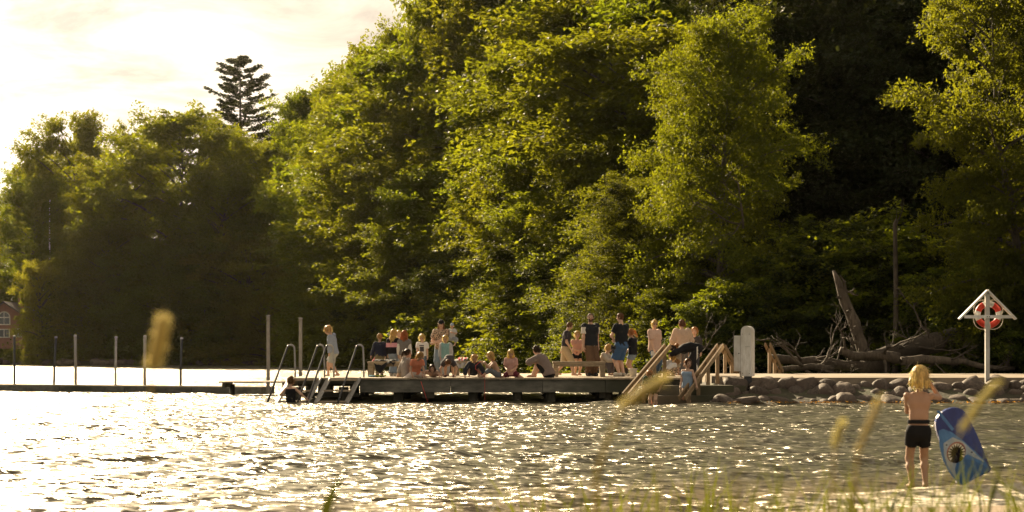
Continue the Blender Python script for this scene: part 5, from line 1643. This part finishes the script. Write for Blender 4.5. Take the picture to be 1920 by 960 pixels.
person('girl with curly hair in long turquoise sweater standing before the woman', 836, 46.0, 1.22, 172, head=(-10, 14), top=dict(c=[(.22, .40, .40), (.42, .42, .42)], sleeve=1.98, hem=.17, loose=.022, pick=lambda c, nb, p0: (np.abs(c[:, 0]) > .10)), bottom=dict(c=(.34, .36, .38), len=1.9), hair=('curl', BLOND), shoes=(.3, .25, .22))
person('child in dark grey shirt bent double with both hands on the jetty boards', 842, 43.9, 1.25, 178, pz=.43, off=(0, -.10), lean=92, curve=32, head=(0, 8), lf=(-.09, -.06, .042), rf=(.09, -.06, .042), lh=(-.16, .16, .06), rh=(.16, .16, .06), lep=(-1, 0, 0), rep=(1, 0, 0), top=dict(c=(.06, .052, .055), sleeve=.6, loose=.014), bottom=dict(c=(.10, .08, .08), len=.5), hair=('short', BROWN), shoes=(.10, .05, .045))
person('fair haired child in dark jacket squatting with both hands down on the boards', 888, 43.55, 1.22, 185, pz=.13, off=(0, -.07), lean=40, curve=14, head=(10, -8), lf=(-.11, .04, .042), rf=(.11, .04, .042), lkp=(-.5, 1, .5), rkp=(.5, 1, .5), lh=(-.21, .16, .05), rh=(.21, .16, .05), lep=(-1, 0, 0), rep=(1, 0, 0), top=dict(c=(.035, .038, .05), sleeve=1.95, loose=.016), bottom=dict(c=BLACK, len=.7), hair=('messy', BLOND))
C1 = person('bare chested fair haired child in grey leggings sitting and winding a red line', 933, 43.5, 1.28, 105, pz=.065, lean=14, curve=12, head=(10, 4), lf=(-.10, .38, .035), rf=(.07, .30, .035), lkp=(-.1, .2, 1), rkp=(.6, .5, .6), lh=(-.04, .28, .31), rh=(.08, .26, .30), bottom=dict(c=(.14, .15, .17), len=1.55, loose=0), hair=('bob', BLOND))
person('girl with long blond hair in pink checked shirt kneeling on the jetty edge', 959, 43.5, 1.28, 168, pz=.11, lean=6, curve=8, head=(14, 20), lf=(-.10, -.16, .03), rf=(.10, -.16, .03), lkp=(-.4, 1, 0), rkp=(.4, 1, 0), ltoe=(0, -1, -.1), rtoe=(0, -1, -.1), lh=(-.06, .16, .17), rh=(.07, .17, .18), top=dict(c=(.56, .33, .29), sleeve=.8, loose=.014, hem=.06), bottom=dict(c=(.12, .025, .04), len=.55), hair=('long', BLOND, .12))
person('adult in taupe sweater and black shorts sitting with arms round the knees', 1026, 43.6, 1.70, 68, child=A, pz=.075, off=(0, -.02), lean=20, curve=16, head=(12, 0), lf=(-.06, .24, .035), rf=(.06, .25, .035), lkp=(0, .3, 1), rkp=(0, .3, 1), lh=(-.04, .26, .28), rh=(.06, .26, .27), lep=(-1, 0, -.2), rep=(1, 0, -.2), top=dict(c=(.20, .155, .14), sleeve=1.9, loose=.022, hem=.05), bottom=dict(c=BLACK, len=.95, loose=.012, flare=.015), hair=('curl', DARK), build=1.12)
person('boy in dark T-shirt and khaki shorts striding along behind the bench', 1060, 45.8, 1.62, -98, child=A, lean=6, head=(0, 22), lf=(-.04, -.17, .055), rf=(.05, .15, .042), rh=(.13, .12, .50), lh=(-.12, -.08, .48), top=dict(c=(.05, .045, .055), sleeve=.72, loose=.014, hem=.05), bottom=dict(c=KHAKI, len=1.0, loose=.014, flare=.02), hair=('short', BROWN), build=.9)
person('girl in pale pink top and black shorts standing with hands joined', 1082, 46.3, 1.36, -160, head=(-12, 8), rh=(.02, .14, .56), lh=(-.03, .15, .56), top=dict(c=(.62, .36, .29), sleeve=.5), bottom=dict(c=BLACK, len=.42), hair=('pony', BLOND, .08))
person('bald bearded man in dark quilted vest over white T-shirt and brown trousers', 1107, 45.9, 1.86, -150, child=A, head=(-28, -2), rh=(.15, .02, .44), lh=(-.14, .02, .44), top=dict(c=WHITE_, sleeve=.68, loose=.014, hem=.05), vest=dict(c=(.016, .019, .024), sleeve=.08, loose=.034, hem=.015, wr=.008), bottom=dict(c=(.125, .075, .045), len=1.95, loose=.012, flare=.014), hair=('bald', (.18, .12, .09)), beard=(.10, .06, .04), shoes=(.03, .03, .035), build=1.08)
C2 = person('girl in cream sweater sitting behind the bench holding out a line', 1128, 46.2, 1.36, -120, pz=.20, lean=16, curve=8, head=(20, 10), lf=(-.09, .22, .042), rf=(.09, .24, .042), lkp=(0, .6, 1), rkp=(0, .6, 1), lh=(-.04, .36, .36), rh=(.06, .34, .34), top=dict(c=(.52, .47, .39), sleeve=1.95, loose=.016), bottom=dict(c=(.12, .11, .12), len=1.9), hair=('messy', BLOND))
person('man in black T-shirt and blue shorts with folded arms holding a camera', 1165, 45.6, 1.86, 42, child=A, head=(34, 4), lh=(-.02, .16, .60), rh=(.05, .15, .58), lep=(-1, 0, -.7), rep=(1, 0, -.7), top=dict(c=(.018, .018, .026), sleeve=.62, loose=.012, hem=.03), bottom=dict(c=(.045, .095, .20), len=.95, loose=.012, flare=.022), hair=('short', BROWN), shoes=(.52, .49, .43), build=1.04)
person('red haired girl in black jacket and denim shorts beside the white bucket', 1186, 46.0, 1.42, 62, head=(10, 18), lh=(-.05, .20, .55), rh=(.10, .18, .52), top=dict(c=(.014, .016, .022), sleeve=.9, loose=.02, hem=.03), bottom=dict(c=(.17, .22, .28), len=.5, flare=.02), hair=('pony', GINGER, .13), shoes=(.4, .38, .34))
person('short haired woman in sunglasses, dusty pink shirt and jeans', 1227, 46.2, 1.66, -135, child=A, head=(-35, 4), rh=(.13, .10, .46), lh=(-.13, .05, .46), top=dict(c=(.52, .36, .29), sleeve=.85, loose=.022, hem=.07), bottom=dict(c=(.085, .15, .25), len=1.9), hair=('messy', BLOND), glasses=True, shoes=(.5, .48, .45), build=1.04)
person('woman in loose beige sweater with hair half up seen from behind', 1279, 47.2, 1.70, 8, child=A, head=(10, 6), lh=(-.14, .14, .56), rh=(.15, .14, .56), top=dict(c=(.46, .34, .26), sleeve=1.9, loose=.028, hem=.08), bottom=dict(c=(.16, .15, .15), len=1.9), hair=('long', BROWN, .02), build=1.12, shoes=(.2, .18, .16))
person('toddler wrapped in a cream towel robe seen from behind', 1269, 46.2, .98, 5, top=dict(c=CREAM, sleeve=0, loose=.02), skirt=dict(c=(.50, .43, .33), to=.26, r=.105, drop=-.01, name='towel_robe'), hair=('short', GINGER))
person('person in black tracksuit with white leg stripe bent far forward', 1304, 45.7, 1.70, 84, child=A, pz=.49, off=(0, -.03), lean=78, curve=30, head=(0, 10), lf=(-.06, -.02, .042), rf=(.06, .03, .042), lh=(-.10, .42, .38), rh=(.10, .44, .36), lep=(-1, 0, 0), rep=(1, 0, 0), top=dict(c=BLACK, sleeve=1.95, loose=.022, hem=.05),
       bottom=dict(c=[(.014, .014, .016), (.62, .60, .57)], len=1.95, loose=.014, flare=.016, pick=lambda c, nb, p0: ((np.abs(c[:, 1] - p0[1] - .00) < .012) & (c[:, 0] < -.055))), hair=('short', DARK), shoes=(.03, .03, .03))
person('small child in white shirt and patterned trousers squatting on the jetty', 1252, 45.2, .98, -60, pz=.16, lean=34, curve=22, head=(0, 30), lf=(-.10, .06, .042), rf=(.10, .06, .042), lkp=(-.4, 1, .6), rkp=(.4, 1, .6), lh=(-.05, .30, .14), rh=(.08, .30, .14), top=dict(c=(.58, .56, .54), sleeve=.6), bottom=dict(c=leo, len=1.8, loose=.01), hair=('curl', DBLOND), shoes=(.3, .25, .2))
person('small fair child squatting behind the child in the white shirt', 1246, 45.9, 1.0, -75, pz=.18, lean=24, curve=14, head=(0, 20), lf=(-.10, .05, .042), rf=(.10, .05, .042), lkp=(-.4, 1, .6), rkp=(.4, 1, .6), lh=(-.05, .28, .2), rh=(.08, .28, .2), top=dict(c=(.45, .43, .42), sleeve=.6), bottom=dict(c=(.2, .2, .22), len=1.6), hair=('messy', BLOND))
person('person with ginger hair standing behind the bent person in black', 1303, 48.0, 1.50, 160, child=True, top=dict(c=(.05, .045, .045), sleeve=1.9), bottom=dict(c=(.06, .06, .07), len=1.9), hair=('bun', GINGER), shoes=(.1, .1, .1))
C3 = person('child in dark green shirt standing in the shallows and bending forward', 1226, 41.35, 1.36, 158, z0=-0.22, lean=34, curve=22, head=(12, 22), rh=(.17, .16, .40), lh=(-.15, .10, .46), lep=(-1, -.6, 0), rep=(.4, -1, 0), top=dict(c=(.02, .055, .036), sleeve=.9, loose=.02, hem=.05), bottom=dict(c=(.05, .045, .04), len=.5), hair=('short', DBLOND))
C4 = person('girl in light blue swimsuit on the steps holding a stick and the rail', 1289, 41.9, 1.42, 150, z0=-0.20, head=(55, 4), rh=(.10, .12, .42), lh=(-.24, .08, .44), top=dict(c=(.24, .32, .44), sleeve=0, loose=.0, hem=.07, neck=-.035, name='swimsuit'), bottom=dict(c=(.24, .32, .44), len=.10, loose=0, flare=0, name='swim_bottom'), hair=('pony', BROWN, .10), build=1.08)

# the child with the board on the beach
G = person('fair haired child in black shorts seen from behind holding a shark board', 1722, 15.8, 1.27, -6, z0=-0.015, head=(-14, 6), roll=1.5, rh=(.115, .09, .85), lh=(.02, .20, .66), rep=(.55, .9, -.2), lep=(-.35, .1, -1), lf=(-.052, .0, .042), rf=(.060, .03, .042), vox=0.0068, fist=(.9, 1.0),
           bottom=dict(c=(.012, .012, .014), len=.50, loose=.002, flare=.002, rise=.045), hair=('long', (0.62, 0.43, 0.18), .05), tone='tan', build=.90)
k = MB()
nb_ = 28
ring_ = [(math.cos(2 * math.pi * i / nb_) * .098, math.sin(2 * math.pi * i / nb_) * .072) for i in range(nb_)]
zb_ = .535 * 1.27
for i in range(nb_):
    for dz, ex in ((0, 1.0), (.022, 1.05), (.040, 1.0)):
        k.V.append((ring_[i][0] * ex * 1.12, ring_[i][1] * ex * 1.12, zb_ + dz))
for i in range(nb_):
    for j in range(2):
        a_, c_ = i * 3 + j, ((i + 1) % nb_) * 3 + j
        k.F.append((a_, c_, c_ + 1, a_ + 1)); k.M.append(0)
k.build('waistband', fabric((.012, .012, .014)), G['o'], True)

# bodyboard with a painted open mouthed shark
YB = 15.98
def b3(px, py):
    return Vector(((px - 960) / F * YB, 0, zrow(py, YB)))
BL, BR, TR = b3(1797, 911), b3(1860, 883), b3(1781, 768)
ux = (BR - BL).normalized(); wB = (BR - BL).length
uy = (TR - BR); uy = (uy - ux * uy.dot(ux)).normalized(); lB = (TR - BR).dot(uy)
lB *= 1.04
board = empty('bodyboard', Vector((BL.x, YB, BL.z)))
Rb = Matrix((ux, uy.cross(ux), uy)).transposed()
board.rotation_mode = 'QUATERNION'
board.rotation_quaternion = Rb.to_quaternion() @ Matrix.Rotation(0.10, 3, 'X').to_quaternion()
def outline():
    pts = [(0.03, 0.0), (wB - 0.03, 0.0), (wB, 0.025), (wB * 1.0, lB * .55), (wB * .97, lB * .80)]
    pts += [(wB * .5 + wB * .44 * math.cos(a), lB * .84 + lB * .16 * math.sin(a)) for a in np.linspace(0.15, math.pi - 0.15, 11)]
    pts += [(wB * .03, lB * .80), (0.0, lB * .55), (0.0, 0.025)]
    return pts
def slab(name, pts, y0, y1, mat, parent):
    k = MB(); n = len(pts)
    k.add([(x, y0, z) for x, z in pts] + [(x, y1, z) for x, z in pts], [tuple(range(n)), tuple(range(2 * n - 1, n - 1, -1))] + [(i, n + i, n + (i + 1) % n, (i + 1) % n) for i in range(n)])
    return k.build(name, mat, parent)
M['board_blue'] = noise_mat('board_blue', (0.006, 0.02, 0.14), (0.012, 0.05, 0.28), scale=3, stretch=(4, 1, 1), rough=0.3, bump=0.0, spec=.5)
M['shark_blue'] = noise_mat('shark_blue', (0.02, 0.09, 0.28), (0.06, 0.19, 0.43), scale=5, stretch=(3, 1, 1), rough=0.32, bump=0.0, spec=.5)
M['shark_pale'] = noise_mat('shark_pale', (0.17, 0.25, 0.36), (0.42, 0.48, 0.54), scale=7, rough=0.32, bump=0.0, spec=.5)
M['shark_mouth'] = plain('shark_mouth', (0.012, 0.010, 0.014), 0.9, spec=0.0)
M['shark_gum'] = plain('shark_gum', (0.28, 0.10, 0.10), 0.35)
bdk = slab('deck', outline(), 0.0, 0.045, M['board_blue'], board)
def B2(cx, cy):
    """from the print as seen: crop pixels to board coordinates"""
    p = b3(1556.5 + cx / 3.2, 660 + cy / 3.2) - BL
    return (p.dot(ux), p.dot(uy))
def ell2(cx, cy, rx, ry, n=20, rot=0.0):
    return [B2(cx + rx * math.cos(a) * math.cos(rot) - ry * math.sin(a) * math.sin(rot), cy + rx * math.cos(a) * math.sin(rot) + ry * math.sin(a) * math.cos(rot)) for a in np.linspace(0, 2 * math.pi, n, endpoint=False)]
slab('shark_head', [B2(*p) for p in ((640, 468), (668, 458), (720, 478), (790, 528), (860, 590), (930, 655), (955, 700), (870, 760), (785, 795), (748, 768), (705, 712), (668, 640), (648, 560))][::-1], -0.0012, 0.0, M['shark_blue'], bdk)
slab('shark_belly', [B2(*p) for p in ((672, 545), (725, 508), (790, 535), (850, 590), (925, 660), (880, 640), (820, 612), (760, 640), (745, 700), (762, 775), (735, 735), (695, 670), (676, 610))][::-1], -0.0022, -0.0012, M['shark_pale'], bdk)
slab('gum', ell2(750, 600, 57, 66, 20, .35)[::-1], -0.0030, -0.0022, M['shark_gum'], bdk)
slab('mouth', ell2(752, 605, 53, 61, 20, .35)[::-1], -0.0038, -0.0030, M['shark_mouth'], bdk)
slab('lower_jaw', [B2(*p) for p in ((748, 690), (765, 660), (805, 640), (850, 645), (905, 672), (950, 695), (960, 705), (800, 800), (770, 790), (752, 735))][::-1], -0.0046, -0.0038, M['shark_blue'], bdk)
for i in range(13):
    a = math.radians(140 + i * 20)
    c, s_ = math.cos(a), math.sin(a)
    x0, y0_ = 752 + 51 * c, 605 + 59 * s_
    tx, ty = -s_ * 8, c * 8
    slab('tooth', [B2(x0 + tx, y0_ + ty), B2(x0 - tx, y0_ - ty), B2(x0 - c * 20, y0_ - s_ * 22)][::-1], -0.0045, -0.0038, M['white'], bdk)
for q in ((690, 555), (845, 600)):
    slab('shark_eye', ell2(q[0], q[1], 5, 5, 8)[::-1], -0.0031, -0.0022, M['shark_mouth'], bdk)
slab('light_streak', [B2(*p) for p in ((622, 350), (640, 345), (735, 460), (720, 470))][::-1], -0.0010, 0.0, M['shark_blue'], bdk)
tag(board, 'blue bodyboard printed with an open mouthed shark leaning beside the child', 'bodyboard')

# ------------------------------------------------------------------ loose things
def bucket(px, Y, hb, mat, label):
    o = empty('bucket', at(px, Y, DECK))
    k = MB(); k.lathe([(0.001, 0.004), (hb * .40, 0.004), (hb * .50, hb), (hb * .53, hb), (hb * .53, hb * .96), (hb * .49, hb * .95), (hb * .385, .02), (0.001, .02)], 20); k.build('pail', mat, o, True)
    k = MB(); k.tube([Vector((math.cos(a) * hb * .52, -math.sin(a) * hb * .25, hb * .92 - math.sin(a) * hb * .35)) for a in np.linspace(0, math.pi, 12)], .004, 5); k.build('handle', M['steel'], o, True)
    tag(o, label, 'bucket')
bucket(1187, 44.6, .24, M['white'], 'white plastic bucket standing at the feet of the red haired girl')
bucket(1172, 46.4, .24, M['dark_steel'], 'dark bucket standing behind the man in blue shorts')
def draped(name, px, Y, z, sx, sy, drop, c, label, cat, seed, stripes=None):
    r = np.random.RandomState(seed)
    n_ = 18
    u, v = np.meshgrid(np.linspace(-1, 1, n_), np.linspace(-1, 1, n_), indexing='ij')
    X = u * sx * (1 + .12 * np.sin(v * 5 + seed)); Yl = v * sy * (1 + .1 * np.sin(u * 4 + seed))
    Z = .035 + .022 * np.sin(u * 6 + seed) * np.cos(v * 5) + .015 * np.sin(u * 13 + v * 9)
    over = np.maximum(0, -(v + .15))
    Z = Z - drop * over * (0.6 + .4 * np.sin(u * 3 + seed)); Yl = np.where(over > 0, np.maximum(Yl, -.27 - .02 * np.sin(u * 9)), Yl) if drop else Yl
    V = np.stack([X, Yl, Z], -1).reshape(-1, 3); V2 = V - [0, 0.006, .012]
    i_, j_ = np.meshgrid(np.arange(n_ - 1), np.arange(n_ - 1), indexing='ij'); q = (i_ * n_ + j_).ravel()
    Q = np.stack([q, q + n_, q + n_ + 1, q + 1], 1)
    mi = np.zeros(len(Q) * 2, int); mts = [fabric(c)]
    if stripes:
        mts.append(fabric(stripes)); mi = np.tile(((q // n_) // 3) % 2, 2)
    o = link(name, np_mesh(name, np.concatenate([V, V2]), [np.concatenate([Q, Q[:, ::-1] + n_ * n_])], mi, True, mts))
    o.location = at(px, Y, z)
    tag(o, label, cat)
draped('jacket', 722, 44.62, DECK + .45, .30, .30, .42, (.014, .015, .018), 'black jacket thrown over the bench beside the ladders', 'jacket', 3)
draped('towel', 709, 44.2, DECK, .20, .16, 0, (.34, .36, .05), 'lime yellow towel lying crumpled under the bench', 'towel', 5)
draped('towel', 697, 44.1, DECK, .08, .10, 0, (.22, .42, .55), 'small light blue cloth beside the lime yellow towel', 'towel', 6)
draped('towel', 860, 46.75, DECK + .45, .20, .30, .3, (.55, .53, .50), 'pale grey towel hanging over the bench behind the bending child', 'towel', 7, (.40, .40, .42))
draped('towel', 868, 46.85, DECK + .50, .14, .22, .1, (.60, .10, .12), 'red and white striped towel on the bench behind the bending child', 'towel', 9, (.62, .55, .52))
bagk = MB(); bagk.lathe([(.001, -.13), (.07, -.12), (.10, -.05), (.09, .03), (.05, .09), (.02, .12), (.03, .15)], 14)
bag = bagk.build('bag', fabric((.66, .22, .22)), None, True, loc=at(703, 46.5, DECK + .42)); tag(bag, 'pink bag hanging from the hand of the boy in navy', 'bag')
def line(name, pts, rad, c, label, cat):
    k = MB(); o = empty(name, pts[-1]); k.tube([Vector(p) - Vector(pts[-1]) for p in pts], rad, 5); k.build('line', fabric(c), o, True); tag(o, label, cat)
line('crab_line', [at(789, 42.93, .58), at(794, 42.9, .35), at(803, 42.9, -.05)], .009, (.62, .09, .08), 'red crabbing line let down by the girl in the coral shirt', 'line')
p = C1['wr'][1]
line('crab_line', [p, p + Vector((-.12, -.15, .02)), p + Vector((-.24, -.3, -.08)), p + Vector((-.25, -.42, -.18)), at(909, 42.92, DECK + .03), at(909, 42.9, .2), at(909, 42.9, -.05)], .008, (.62, .09, .08), 'red crabbing line wound by the bare chested child and hanging to the water', 'line')
p = C2['wr'][1]
line('crab_line', [p, p + Vector((.12, 0, -.12)), p + Vector((.2, 0, -.35))], .006, (.5, .45, .4), 'thin pale line held out by the girl in the cream sweater', 'line')
p = C4['wr'][1]
k = MB(); o = empty('stick', p + Vector((0, 0, -.62))); k.tube([(0, 0, -.15), (0.01, 0, .3), (0, 0, .64)], .012, 6); k.build('shaft', M['rail_wood'], o, True); tag(o, 'thin wooden stick held upright by the girl in the blue swimsuit', 'stick')
cam_p = at(1150, 45.2, DECK + .86)
k = MB(); o = empty('photo_camera', cam_p); k.box((0, 0, 0), (.15, .09, .12)); k.build('camera_body', M['glasses'], o)
k = MB(); k.tube([(0, -.03, -.02), (-.02, -.1, -.1), (-.03, -.13, -.15)], [.045, .045, .05], 12); k.build('lens', M['glasses'], o, True); tag(o, 'black camera hanging at the side of the man in the black T-shirt', 'camera')
ph = MB(); ph.box((0, 0, 0), (.09, .03, .13)); o = ph.build('folded_napkin', fabric((.62, .6, .57)), None, loc=at(1224, 45.75, DECK + .68)); tag(o, 'white paper napkin in the hand of the woman in sunglasses', 'napkin')

# ------------------------------------------------------------------ evening haze over the water
hz = MB(); hz.box((0, 420, 32), (1300, 1000, 72))
hm = bpy.data.materials.new('haze_air'); hm.use_nodes = True
hn = hm.node_tree.nodes; hl = hm.node_tree.links
hn.remove(hn['Principled BSDF'])
pv = hn.new('ShaderNodeVolumePrincipled')
pv.inputs['Color'].default_value = (0.95, 0.86, 0.72, 1)
pv.inputs['Density'].default_value = 0.000025
pv.inputs['Anisotropy'].default_value = 0.7
hl.new(pv.outputs[0], hn['Material Output'].inputs['Volume'])
o = hz.build('haze', hm); o['kind'] = 'stuff'
tag(o, 'thin warm evening haze lying over the water and the wood', 'haze')
